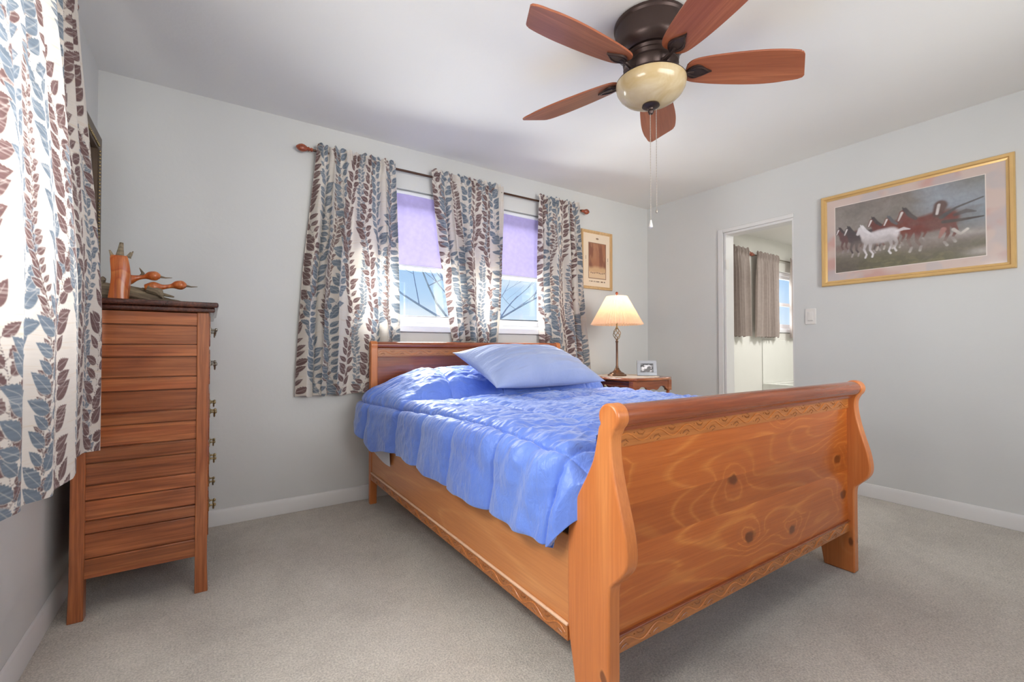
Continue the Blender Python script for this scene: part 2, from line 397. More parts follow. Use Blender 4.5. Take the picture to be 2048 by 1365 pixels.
WIN = (.78, 2.47, 1.125, 2.15); BWIN = (6.18, 7.05, 1.22, 2.06)
struct(wallbox(1, D, T, XL-T, XB, -.1, H+.1, [WIN, BWIN]), 'wall_back', M['wall'])
LWIN = (.25, 1.93, 1.02, 2.15)
struct(wallbox(0, XL-T, T, YF-T, D, -.1, H+.1, [LWIN]), 'wall_left', M['wall'])
FILL_WIN = (.35, 2.65, .95, 2.12)  # unseen opening added behind the camera to let the fill in
struct(wallbox(1, YF-T, T, XL, XB, -.1, H+.1, [FILL_WIN]), 'wall_front', M['wall'])
DOOR = (1.695, 2.262, 0, 2.022)
struct(wallbox(0, XR, .11, YF, D, 0, H, [DOOR]), 'wall_right', M['wall'])
struct(MB().box(XB, XB+T, YF, D, -.1, H+.1), 'wall_bathroom_right', M['bathwall'])
struct(MB().box(XR+.112, XB, D-.012, D-.001, 0, BWIN[2]).box(XR+.112, BWIN[0], D-.012, D-.001, BWIN[2], H).box(BWIN[1], XB, D-.012, D-.001, BWIN[2], H).box(BWIN[0], BWIN[1], D-.012, D-.001, BWIN[3], H), 'wall_bathroom_back', M['bathwall'])
struct(MB().box(XR+.112, XB, .38, .5, 0, H), 'wall_bathroom_front', M['bathwall'])
struct(MB().box(XL, XR+.06, YF, D, -.1, 0), 'floor', M['carpet'])
struct(MB().box(XR+.06, XB, YF, D, -.1, 0), 'floor_bathroom', M['tile'])
struct(MB().box(XL, XB, YF, D, H, H+.1), 'ceiling', M['ceiling'])
bb = [(0, 0), (.014, 0), (.014, .07), (.008, .088), (0, .092)]
struct(MB().prism([(D-a, z) for a, z in bb], 0, XL+.012, XR-.012), 'baseboard_back', M['trim'], bevel=.002)
struct(MB().prism([(XL+a, z) for a, z in bb], 1, YF, D), 'baseboard_left', M['trim'], bevel=.002)
mb = MB()
for y0, y1 in ((YF, DOOR[0]-.002), (DOOR[1]+.055, D)): mb.prism([(XR-a, z) for a, z in bb], 1, y0, y1)
struct(mb, 'baseboard_right', M['trim'], bevel=.002)
struct(MB().prism([(YF+a, z) for a, z in bb], 0, XL+.012, XR-.012), 'baseboard_front', M['trim'], bevel=.002)

# door frame to the bathroom
d1 = bpy.data.objects.new('door_1', None); COL.objects.link(d1); d1.location = (XR, DOOR[1], 0); d1['kind'] = 'structure'
MB().box(XR-.016, XR, DOOR[1]+.004, DOOR[1]+.052, 0, DOOR[3]+.034).box(XR-.016, XR, DOOR[0]-.004, DOOR[1]+.004, DOOR[3]+.002, DOOR[3]+.034).build('casing', M['trim'], d1, bevel=.004)
MB().box(XR-.004, XR+.114, DOOR[1]-.018, DOOR[1]+.002, 0, DOOR[3]).box(XR-.004, XR+.114, DOOR[0], DOOR[1]-.018, DOOR[3]-.018, DOOR[3]+.001).box(XR-.0, XR+.112, DOOR[0]-.001, DOOR[0]+.012, 0, DOOR[3]-.018).build('jamb', M['trim'], d1, bevel=.002)
MB().box(XR+.0, XR+.03, DOOR[1]-.022, DOOR[1]-.018, 1.70, 1.79).lathe([(.006, 0), (.006, .09)], (XR-.006, DOOR[1]-.020, 1.70), 10).build('hinge', M['white'], d1)
MB().box(XR+.03, XR+.055, DOOR[0]+.012, DOOR[0]+.014, .90, .97).build('strike_plate', M['bronze'], d1)

# windows
def window(name, win, y, mull, sash, depth=.13):
    x0, x1, z0, z1 = win; r = bpy.data.objects.new(name, None); COL.objects.link(r); r.location = ((x0+x1)/2, y, z0); r['kind'] = 'structure'
    mb = MB(); f = .045
    mb.box(x0, x0+f, y+.03, y+.11, z0, z1).box(x1-f, x1, y+.03, y+.11, z0, z1).box(x0+f, x1-f, y+.03, y+.11, z1-f, z1).box(x0+f, x1-f, y+.03, y+.11, z0, z0+.07)
    if mull: mb.box(mull-.04, mull+.04, y+.03, y+.11, z0+.07, z1-f)
    mb.build('window_frame', M['vinyl'], r, bevel=.004)
    MB().box(x0-.03, x1+.03, y-.028, y-.001, z0+.004, z0+.05).box(x0+.001, x1-.001, y-.001, y+.03, z0+.004, z0+.05).build('window_sill', M['vinyl'], r, bevel=.006)
    spans = [(x0+f, (mull-.04) if mull else x1-f)]+([(mull+.04, x1-f)] if mull else [])
    for a, b in spans:
        s = MB(); s.box(a, b, y+.05, y+.09, z0+.07, z0+.125).box(a, b, y+.05, y+.09, z1-f-.04, z1-f).box(a, a+.035, y+.05, y+.09, z0+.125, z1-f-.04).box(b-.035, b, y+.05, y+.09, z0+.125, z1-f-.04)
        if sash: s.box(a+.035, b-.035, y+.045, y+.095, sash-.022, sash+.022)
        so = s.build('sash', M['vinyl'], r, bevel=.004)
        MB().box(a+.03, b-.03, y+.068, y+.072, z0+.12, z1-f-.035).build('pane', M['glass'], so)
    return r
window('window_1', WIN, D, 1.665, None)
window('window_2', BWIN, D, None, 1.62)
# left window and added front fill opening (frames only where they stand)
def side_frame(name, mb): return struct(mb, name, M['vinyl'], bevel=.004)
y0, y1, z0, z1 = LWIN
side_frame('window_3', MB().box(XL-.10, XL-.03, y0, y0+.05, z0, z1).box(XL-.10, XL-.03, y1-.05, y1, z0, z1).box(XL-.10, XL-.03, y0+.05, y1-.05, z0, z0+.06).box(XL-.10, XL-.03, y0+.05, y1-.05, z1-.05, z1).box(XL-.10, XL-.03, 1.06, 1.12, z0+.06, z1-.05))
x0, x1, z0, z1 = FILL_WIN
side_frame('fill_opening_front', MB().box(x0, x0+.05, YF-.10, YF-.03, z0, z1).box(x1-.05, x1, YF-.10, YF-.03, z0, z1).box(x0+.05, x1-.05, YF-.10, YF-.03, z0, z0+.06).box(x0+.05, x1-.05, YF-.10, YF-.03, z1-.05, z1))  # frame of the added fill opening
# roller shades
def shade(x0, x1, zb, label):
    r = thing('roller_shade', ((x0+x1)/2, D+.02, 2.13), label, 'window shade', 'roller shades in the window behind the bed')
    X = np.linspace(x0, x1, 30); Z = np.linspace(2.135, zb+.02, 40); gx, gz = np.meshgrid(X, Z, indexing='ij')
    P = np.stack([gx, D+.012+.003*np.sin(gx*9+gz*3)+.002*fbm(gx*6, gz*3, 3), gz], -1)
    grid_mesh('shade_cloth', P, M['shade'], r)
    MB().tube([(x0, D+.012, zb+.012), (x1, D+.012, zb+.012)], .011, 10).build('hem_bar', M['vinyl'], r, smooth=True)
    MB().tube([(x0, D+.022, 2.128), (x1, D+.022, 2.128)], .016, 14).build('roller', M['vinyl'], r, smooth=True)
shade(.83, 1.615, 1.59, 'lavender roller shade in the left half of the window, between left and middle curtains')
shade(1.715, 2.42, 1.595, 'lavender roller shade in the right half of the window, between middle and right curtains')

# outside: lawn and one bare tree
struct(MB().box(-40, 60, D+.4, 90, -.7, -.6), 'ground_outside', M['lawn'])
def tree():
    rnd = random.Random(5); mb = MB()
    def br(p, d, r, L, k):
        pts = [p]; rs = [r]
        for i in range(6):
            d = (d+Vector((rnd.uniform(-.22, .22), rnd.uniform(-.22, .22), rnd.uniform(-.06, .16)))).normalized()
            p = p+d*L/6; pts.append(p); rs.append(r*(1-.09*(i+1)))
            if k > 0 and i >= 1 and rnd.random() < .5:
                a = rnd.uniform(0, 2*PI); s = Vector((math.cos(a), math.sin(a)*.6, rnd.uniform(.0, .8))).normalized()
                br(p, (d*.5+s).normalized(), rs[-1]*.6, L*.62, k-1)
        mb.tube(pts, rs, 6)
    br(Vector((6.0, 11, -.6)), Vector((-.05, 0, 1)), .16, 2.2, 0)
    for d in ((-1, 0, .55), (-.55, .3, .8), (.9, 0, .5), (.4, -.2, .9), (-.8, -.3, .25), (.7, .3, .25)):
        br(Vector((5.95, 11, 1.4)), Vector(d).normalized(), .036, 3.2, 3)
    o = mb.build('bare_tree', M['bark'], loc=(6, 11, -.6), smooth=True); tag(o, 'pale bare-branched winter tree outside, seen through the bedroom window', 'tree')
tree()

# ================================================================== leaf cloth pattern
CREAM = lin(226, 218, 208); BROWN = lin(114, 88, 86); BLUE = lin(114, 126, 138)
def leaf_pattern(W, Hh, res, seed, dense=1.0, shift=0.0):
    """returns (nu,nv,3) colours of a printed cloth W wide and Hh long (metres)"""
    nu = int(W/res)+1; nv = int(Hh/res)+1
    U, V = np.meshgrid(np.arange(nu)*res, np.arange(nv)*res, indexing='ij')
    slub = fbm(U*7+seed, V*210, seed, 3)
    C = CREAM[None, None]*(1.0+.10*(slub[..., None]-.5))
    C = C*(1-.16*sst(.62, .8, slub)[..., None]*np.array([.5, .8, 1.2]))
    rnd = random.Random(seed)
    def patch(cx, cy, R):
        i0 = max(0, int((cx-R)/res)); i1 = min(nu, int((cx+R)/res)+2); j0 = max(0, int((cy-R)/res)); j1 = min(nv, int((cy+R)/res)+2)
        return (slice(i0, i1), slice(j0, j1)) if i1 > i0 and j1 > j0 else None
    def leaf(x, y, ang, L, Wd, col):
        ca, sa = math.cos(ang), math.sin(ang); cx = x+ca*L/2; cy = y+sa*L/2
        s = patch(cx, cy, L*.62)
        if s is None: return
        u = U[s]-x; v = V[s]-y
        a = (u*ca+v*sa)/L; b = (-u*sa+v*ca)
        aa = np.clip(a, 0, 1); w = Wd*.5*np.sin(PI*aa**.72)**1.0
        side = 1+.10*np.sin(aa*46)*(b*np.sign(ca+.01) < 0)
        e = np.abs(b)-w*side; inn = (a > 0)&(a < 1)
        m = np.where(inn, np.clip(.5-e/res*.8, 0, 1), 0)
        rib = 1-np.clip(np.abs(b)/res/1.0, 0, 1)*1.0
        rib = np.where(a < .82, rib, 0)*.40
        st = fbm(U[s]*11+7, V[s]*260+3, seed+5, 2)
        cc = col[None, None]*(1+.55*(st[..., None]-.42))
        cc = cc+(CREAM-cc)*(sst(.60, .78, st)[..., None]*.22)
        cc = cc+(CREAM-cc)*rib[..., None]
        # light outline where leaves overlap
        halo = np.where((a > -.04)&(a < 1.04), np.clip(1.6-np.abs(e)/res*.8, 0, 1)*(e > 0), 0)
        C[s] = C[s]+(CREAM*.98-C[s])*halo[..., None]*.45
        C[s] = C[s]+(cc-C[s])*m[..., None]
    def dot(x, y, r, col):
        s = patch(x, y, r*2)
        if s is None: return
        d = np.hypot(U[s]-x, V[s]-y); m = np.clip((r-d)/res+.5, 0, 1)*.8
        C[s] = C[s]+(col-C[s])*m[..., None]
    def vine(x0, col, size, flip, phase):
        y = Hh+.05+rnd.random()*.03; k = 0; am = .030 if size < .04 else .045; fq = rnd.uniform(5.0, 6.5); vx = lambda q_: x0+am*math.sin(q_*fq+phase)+.010*math.sin(q_*17+phase)
        while y > -.05:
            xx = vx(y)
            k += 1
            for q in range(6):
                yy = y-q*size*.105; dot(vx(yy), yy, .0016, col*.85)
            base = -PI/2+.028*7*math.cos(y*7+phase)*-1
            for sd in ((-1, 1) if k % 2 else (1, -1)):
                a = -PI/2+sd*(.86+rnd.uniform(-.3, .35)-.25*am*fq*math.cos(y*fq+phase)*sd); L = size*rnd.uniform(.75, 1.2)
                off = 0 if sd > 0 else size*.28
                xs = vx(y-off)
                sx = xs+math.cos(a)*size*.16; sy = y-off+math.sin(a)*size*.16
                for q in range(5): dot(xs+(sx-xs)*q/4, y-off+(sy-y+off)*q/4, .0014, col*.85)
                leaf(sx, sy, a, L*1.08, L*.56, col)
            y -= size*rnd.uniform(.62, .80)
    n = 0; x = .02+shift
    kinds = [(BROWN, .062), (BLUE, .058), (BROWN, .032), (BLUE, .064), (BROWN, .058), (BLUE, .03)]
    while x < W+.05:
        col, size = kinds[n % 6]
        vine(x, col, size*rnd.uniform(.95, 1.1), 1, rnd.uniform(0, 6)); n += 1
        x += (.102 if size > .04 else .066)*dense
    return C, nu, nv

def smooth1(a, k):
    ker = np.hanning(k+2)[1:-1]; ker /= ker.sum(); p = np.pad(a, (k//2, k-1-k//2), mode='edge'); return np.convolve(p, ker, 'valid')
def back_curtain(name, tl, tr, ml, mr, bl, br, zt, zm, zb, folds, seed, label, y=3.040, gather=1.3, res=.0024, mat=None, col=None, amp=.031, pattern=True):
    W = gather*max(tr-tl, br-bl); Hh = zt-zb
    if pattern: C, nu, nv = leaf_pattern(W, Hh, res, seed)
    else: nu, nv = int(W/.006), int(Hh/.012); C = None
    u = np.linspace(0, 1, nu); v = np.linspace(0, 1, nv)
    uu, vv = np.meshgrid(u, v, indexing='ij')
    rng = np.random.RandomState(seed)
    z = zt+(zb-zt)*vv
    vm = (zt-zm)/(zt-zb)
    def edge(a, m, b):
        e = np.interp(v, [0, .04, vm, 1], [a, a+.006, m, b]); return smooth1(e, max(5, nv//4))
    le = edge(tl, ml, bl); re = edge(tr, mr, br)
    ph = 2*PI*(folds*uu+.35*np.sin(2*PI*uu*1.3+seed)+.12*fbm(uu*3, vv*2, seed)*2)
    ampv = amp*(.35+.65*sst(.02, .35, vv))
    f = np.sin(ph)*(.75+.5*fbm(uu*folds*.8, vv*1.2, seed+1))+.25*np.sin(2.3*ph+1.3)*(1-vv*.6)
    x = le[None]+(re-le)[None]*(uu+.30/folds/2/PI*np.sin(2*ph)*(.5+.5*vv))
    # gathers on the rod pocket
    g = np.exp(-((vv-.035*1.5/Hh)/(.045/Hh))**2)+np.clip(1-vv*Hh/.10, 0, 1)*.4
    gr = np.sin(uu*2*PI*folds*3.3+3*fbm(uu*5, vv*3, seed+4))
    yy = y-f*ampv-.007*g*gr-.004*fbm(uu*14, vv*6, seed+9)
    pocket = np.exp(-((z-(zt-.045))/.018)**2)
    yy = yy-.006*pocket
    z = z+.008*np.exp(-vv*Hh/.03)*np.sin(uu*2*PI*folds*2.2+seed)+.006*vv*np.sin(ph+1)
    P = np.stack([x, yy, z], -1)
    o = grid_mesh(name, P, mat or M['curtain'], col=C, loc=((tl+tr)/2, y, zt))
    return o
G = 'leaf-print curtains on the rod over the bed'
c = back_curtain('leaf_curtain', .545, 1.05, .475, 1.075, .437, 1.09, 2.305, 1.5, .715, 5, 11, ''); tag(c, 'leaf-print curtain panel hanging left of the window, beside the headboard', 'curtain', G)
c = back_curtain('leaf_curtain', 1.324, 1.94, 1.44, 1.925, 1.56, 1.86, 2.315, 1.5, .74, 6, 23, '', gather=1.2); tag(c, 'leaf-print curtain panel hanging between the two lavender shades', 'curtain', G)
c = back_curtain('leaf_curtain', 2.295, 2.75, 2.30, 2.79, 2.33, 2.885, 2.315, 1.5, .765, 5, 37, ''); tag(c, 'leaf-print curtain panel hanging right of the window, nearest the lamp', 'curtain', G)
# rod over the bed
def rod(x0, x1, y, z, label, r=.008, mat='rodmetal', fin='ball', wall=D, axis='x', brk=None):
    t = thing('curtain_rod', ((x0+x1)/2, y, z), label, 'curtain rod')
    P = (lambda a, b, c: (a, b, c)) if axis == 'x' else (lambda a, b, c: (b, a, c))
    MB().tube([P(x0, y, z), P(x1, y, z)], r, 12).build('rod', M[mat], t, smooth=True)
    prof = [(.0001, 0), (.010, .002), (.013, .010), (.009, .018), (.015, .026), (.011, .033), (.018, .042), (.024, .056), (.025, .066), (.020, .082), (.009, .096), (.0001, .100)]
    for e, s in ((x0, -1), (x1, 1)):
        MB().lathe([(a, s*b) for a, b in prof], P(e, y, z), 20, axis=axis).build('finial', M['rodfin'], t, smooth=True)
    for b in (brk or ()):
        if axis == 'x': MB().box(b-.006, b+.006, y-.002, wall-.001, z-.013, z-.007).box(b-.012, b+.012, wall-.005, wall-.001, z-.04, z+.02).build('bracket', M[mat], t)
        else: MB().box(XL+.001, y+.002, b-.006, b+.006, z-.013, z-.007).box(XL+.001, XL+.005, b-.012, b+.012, z-.04, z+.02).build('bracket', M[mat], t)
    return t
rod(.53, 2.79, 3.055, 2.262, 'thin dark curtain rod with reddish wood finials above the bed window', brk=(.60, 2.70))

# left curtain, close to the camera
def left_curtain():
    zt, zb = 2.30, .655; Hh = zt-zb; W = 1.30; res = .0019
    C, nu, nv = leaf_pattern(W, Hh, res, 5, shift=.01)
    u = np.linspace(0, 1, nu); v = np.linspace(0, 1, nv)
    bot = np.array([(-.375, 1.30), (-.335, 1.40), (-.352, 1.47), (-.318, 1.55), (-.330, 1.62), (-.308, 1.70), (-.312, 1.765), (-.345, 1.80), (-.385, 1.86), (-.380, 1.95), (-.352, 2.02), (-.352, 2.08), (-.318, 2.14), (-.328, 2.19), (-.37, 2.205)])
    k = len(bot); s = np.linspace(0, 1, k)
    bx = smooth1(np.interp(u, s, bot[:, 0]), nu//22); by = smooth1(np.interp(u, s, bot[:, 1]), nu//22)
    tx = -.415+.016*np.sin(u*2*PI*8+1)+.006*np.sin(u*2*PI*19); ty = np.interp(u, [0, .5, 1], [1.42, 1.86, 2.14])
    sp = (.12+.88*sst(0, .75, v)**.8)[None]
    gat = np.exp(-((v*Hh-.045)/.03)**2)[None]
    X = tx[:, None]*(1-sp)+bx[:, None]*sp+.004*gat*np.sin(u*2*PI*30)[:, None]+.004*(fbm(u[:, None]*20+v[None]*0, v[None]*3, 3)-.5)
    Y = ty[:, None]*(1-sp)+by[:, None]*sp
    Z = zt-Hh*v[None]+0*X+.006*np.sin(u*2*PI*3)[:, None]*v[None]
    o = grid_mesh('leaf_curtain', np.stack([X, Y, Z], -1), M['curtain'], col=C, loc=(-.40, 1.8, zt))
    tag(o, 'large leaf-print curtain panel on the left wall, nearest the viewer, beside the chest of drawers', 'curtain')
left_curtain()
rod(-.05, 2.165, -.432, 2.255, 'curtain rod with reddish wood finial on the left wall', axis='y', brk=(.1, 2.12))

# mirror frame on the left wall above the chest
mt = thing('framed_mirror', (XL, 2.68, 1.30), 'dark beaded-frame mirror on the left wall above the chest of drawers', 'mirror')
y0, y1, z0, z1 = 2.34, 3.01, 1.33, 2.06; fw = .075
mb = MB()
for p in ([(y0, z0), (y1, z0), (y1-fw, z0+fw), (y0+fw, z0+fw)], [(y0, z1), (y1, z1), (y1-fw, z1-fw), (y0+fw, z1-fw)], [(y0, z0), (y0+fw, z0+fw), (y0+fw, z1-fw), (y0, z1)], [(y1, z0), (y1-fw, z0+fw), (y1-fw, z1-fw), (y1, z1)]): mb.prism(p, 0, XL+.002, XL+.032)
mb.build('frame', M['framedark'], mt, bevel=.005)
mb = MB()
for i in range(33):
    z = z0+fw+.01+i*(z1-z0-2*fw-.02)/32
    for y in (y0+fw-.012, y1-fw+.012): mb.ball((XL+.034, y, z), .006, n=8, m=6)
for i in range(29):
    y = y0+fw+.01+i*(y1-y0-2*fw-.02)/28
    for z in (z0+fw-.012, z1-fw+.012): mb.ball((XL+.034, y, z), .006, n=8, m=6)
mb.build('beading', M['brass'], mt, smooth=True)
MB().box(XL+.004, XL+.012, y0+fw-.005, y1-fw+.005, z0+fw-.005, z1-fw+.005).build('mirror_glass', M['mirror'], mt)
MB().tube([(XL+.02, y1+.003, z0), (XL+.02, y1+.003, z1)], .006, 8).tube([(XL+.02, y0, z1+.003), (XL+.02, y1, z1+.003)], .006, 8).build('edging', M['brass'], mt, smooth=True)

# ================================================================== bed
BX0, BX1 = .870, 2.462
bed = thing('sleigh_bed', ((BX0+BX1)/2, 1.95, 0), 'honey pine sleigh bed with a tall curved footboard and carved vine bands', 'bed')
def arc(cx, cy, r, a0, a1, n): return [(cx+r*math.cos(math.radians(a0+(a1-a0)*i/n)), cy+r*math.sin(math.radians(a0+(a1-a0)*i/n))) for i in range(n+1)]
def cr_spline(pts, n=6):
    out = []; P = [pts[0]]+list(pts)+[pts[-1]]
    for i in range(1, len(P)-2):
        for k in range(n):
            t = k/n; a, b, c, d = [np.array(q, float) for q in P[i-1:i+3]]
            out.append(tuple(.5*((2*b)+(-a+c)*t+(2*a-5*b+4*c-d)*t*t+(-a+3*b-3*c+d)*t**3)))
    return out+[tuple(pts[-1])]
# side silhouette of a foot post in (Y,Z); y smaller = towards the room
foot_out = cr_spline([(.852, 0), (.852, .12), (.852, .30), (.850, .375), (.838, .398), (.812, .425), (.793, .455), (.789, .49), (.797, .545), (.815, .61), (.833, .68), (.842, .735), (.842, .775), (.832, .800)], 5)
foot_top = arc(.852, .832, .036, 215, -35, 14)
foot_in = cr_spline([(.889, .80), (.897, .76), (.910, .71), (.935, .66), (.965, .61), (.995, .55), (1.012, .49), (1.015, .42), (1.015, .25), (1.012, .20), (.992, .10), (.975, 0)], 5)
footprof = foot_out+foot_top+foot_in
for x in (BX0, BX1-.045):
    MB().prism(footprof, 0, x, x+.045).build('foot_post', M['pine_z'], bed, bevel=.006, seg=3)
# footboard panel, top roll, bands
px0, px1 = BX0+.043, BX1-.043
MB().box(px0, px1, .876, .902, .205, .80).build('footboard_panel', M['pine'], bed)
MB().tube([(px0, .852, .832), (px1, .852, .832)], .031, 28).box(px0, px1, .853, .896, .790, .812).build('top_roll', M['pine_dark'], bed, smooth=True)
def carved(x0, x1, y, z0, z1, face=-1, axis='x', name='carved_band'):
    """raised strip with a vine relief cut along it"""
    mb = MB(); zc = (z0+z1)/2; a = (z1-z0)*.28; L = x1-x0; per = (z1-z0)*3.0
    P = (lambda s, d, z: (s, y+face*d, z)) if axis == 'x' else (lambda s, d, z: (y+face*d, s, z))
    def bx(s0, s1, d0, d1, c0, c1):
        p = P(s0, d0, c0); q = P(s1, d1, c1); mb.box(min(p[0], q[0]), max(p[0], q[0]), min(p[1], q[1]), max(p[1], q[1]), c0, c1)
    bx(x0, x1, -.001, .006, z0, z1)
    n = int(L/per*18); mb.tone = .95
    mb.tube([P(x0+.01+(L-.02)*i/n, .0065, zc+a*math.sin(2*PI*(L*i/n)/per)) for i in range(n+1)], .0022, 6)
    k = int(2*L/per); mb.tone = .15
    for i in range(k):
        s = x0+(i+.5)*per/2
        if s > x1-.02: break
        sg = 1 if math.sin(2*PI*(s-x0)/per) > 0 else -1
        c0 = zc-sg*a*.55
        mb.tube([P(s-per*.10, .0062, c0-sg*a*.5), P(s-per*.03, .0066, c0), P(s+per*.07, .0066, c0+sg*a*.25), P(s+per*.15, .0062, c0-sg*a*.35)], [.001, .0026, .0026, .001], 6)
        mb.tube([P(s+per*.02, .0062, c0-sg*a*.9), P(s+per*.1, .0064, c0-sg*a*.6)], .0014, 6)
        mb.ball(P(s-per*.18, .006, zc-sg*a*.9), .0022, n=6, m=4)
    return mb.build(name, M['carved'], bed, smooth=True, ang=30)
carved(px0, px1, .876, .742, .788); carved(px0, px1, .876, .186, .230)
mb = MB().box(px0, px1, .866, .880, .230, .236).box(px0, px1, .868, .880, .788, .794).box(px0, px1, .878, .900, .186, .206); mb.build('moulding', M['pine_dark'], bed, bevel=.002)
# headboard
head_out = cr_spline([(2.962, 0), (2.958, .12), (2.945, .20), (2.935, .26), (2.935, .50), (2.945, .62), (2.955, .75), (2.955, .95), (2.955, 1.02)], 4)
headprof = head_out+arc(2.978, 1.035, .026, 200, -20, 10)+[(3.0, 1.0), (3.0, .4), (2.995, 0)]
for x in (BX0, BX1-.045):
    MB().prism(headprof, 0, x, x+.045).build('head_post', M['pine_z'], bed, bevel=.005, seg=3)
MB().box(px0, px1, 2.968, 2.992, .30, 1.02).build('headboard_panel', M['pine_dark'], bed)
MB().tube([(px0, 2.975, 1.035), (px1, 2.975, 1.035)], .022, 24).build('top_roll', M['pine_dark'], bed, smooth=True)
carved(px0, px1, 2.968, .962, 1.006)
MB().box(px0, px1, 2.955, 2.972, 1.006, 1.014).box(px0, px1, 2.958, 2.972, .952, .960).build('moulding', M['pine_dark'], bed, bevel=.002)
# side rails
for x, f in ((BX0+.004, -1), (BX1-.004, 1)):
    a, b = sorted((x, x-f*.026))
    MB().box(a, b, 1.010, 2.937, .166, .47).build('side_rail', M['pine_y'], bed, bevel=.003)
    carved(1.012, 2.935, x, .166, .208, face=f, axis='y')
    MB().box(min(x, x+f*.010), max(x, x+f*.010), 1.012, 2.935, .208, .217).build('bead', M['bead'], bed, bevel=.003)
# mattress and sheet
mat_mb = MB().box(BX0+.035, BX1-.035, .965, 2.93, .36, .635)
mo = mat_mb.build('mattress', M['sheet'], loc=(1.66, 1.95, .36), bevel=.05, seg=4); tag(mo, 'white mattress on the bed, its corner showing below the comforter near the headboard', 'mattress')
# slats that carry it
MB().box(BX0+.03, BX1-.03, 1.0, 2.93, .33, .36).build('slat_base', M['pine_y'], bed)
ssx = np.linspace(0, 1, 14); ssy = np.linspace(2.55, 2.925, 40); g1, g2 = np.meshgrid(ssx, ssy, indexing='ij')
P = np.stack([BX0-.006-.006*np.sin(g1*3)+.0*g2, g2, .60-(.60-(.350+.018*np.sin(g2*9)))*g1], -1)
so = grid_mesh('bed_sheet', P, M['sheet'], loc=(BX0, 2.75, .45)); tag(so, 'white sheet corner hanging over the side rail by the head post', 'sheet')

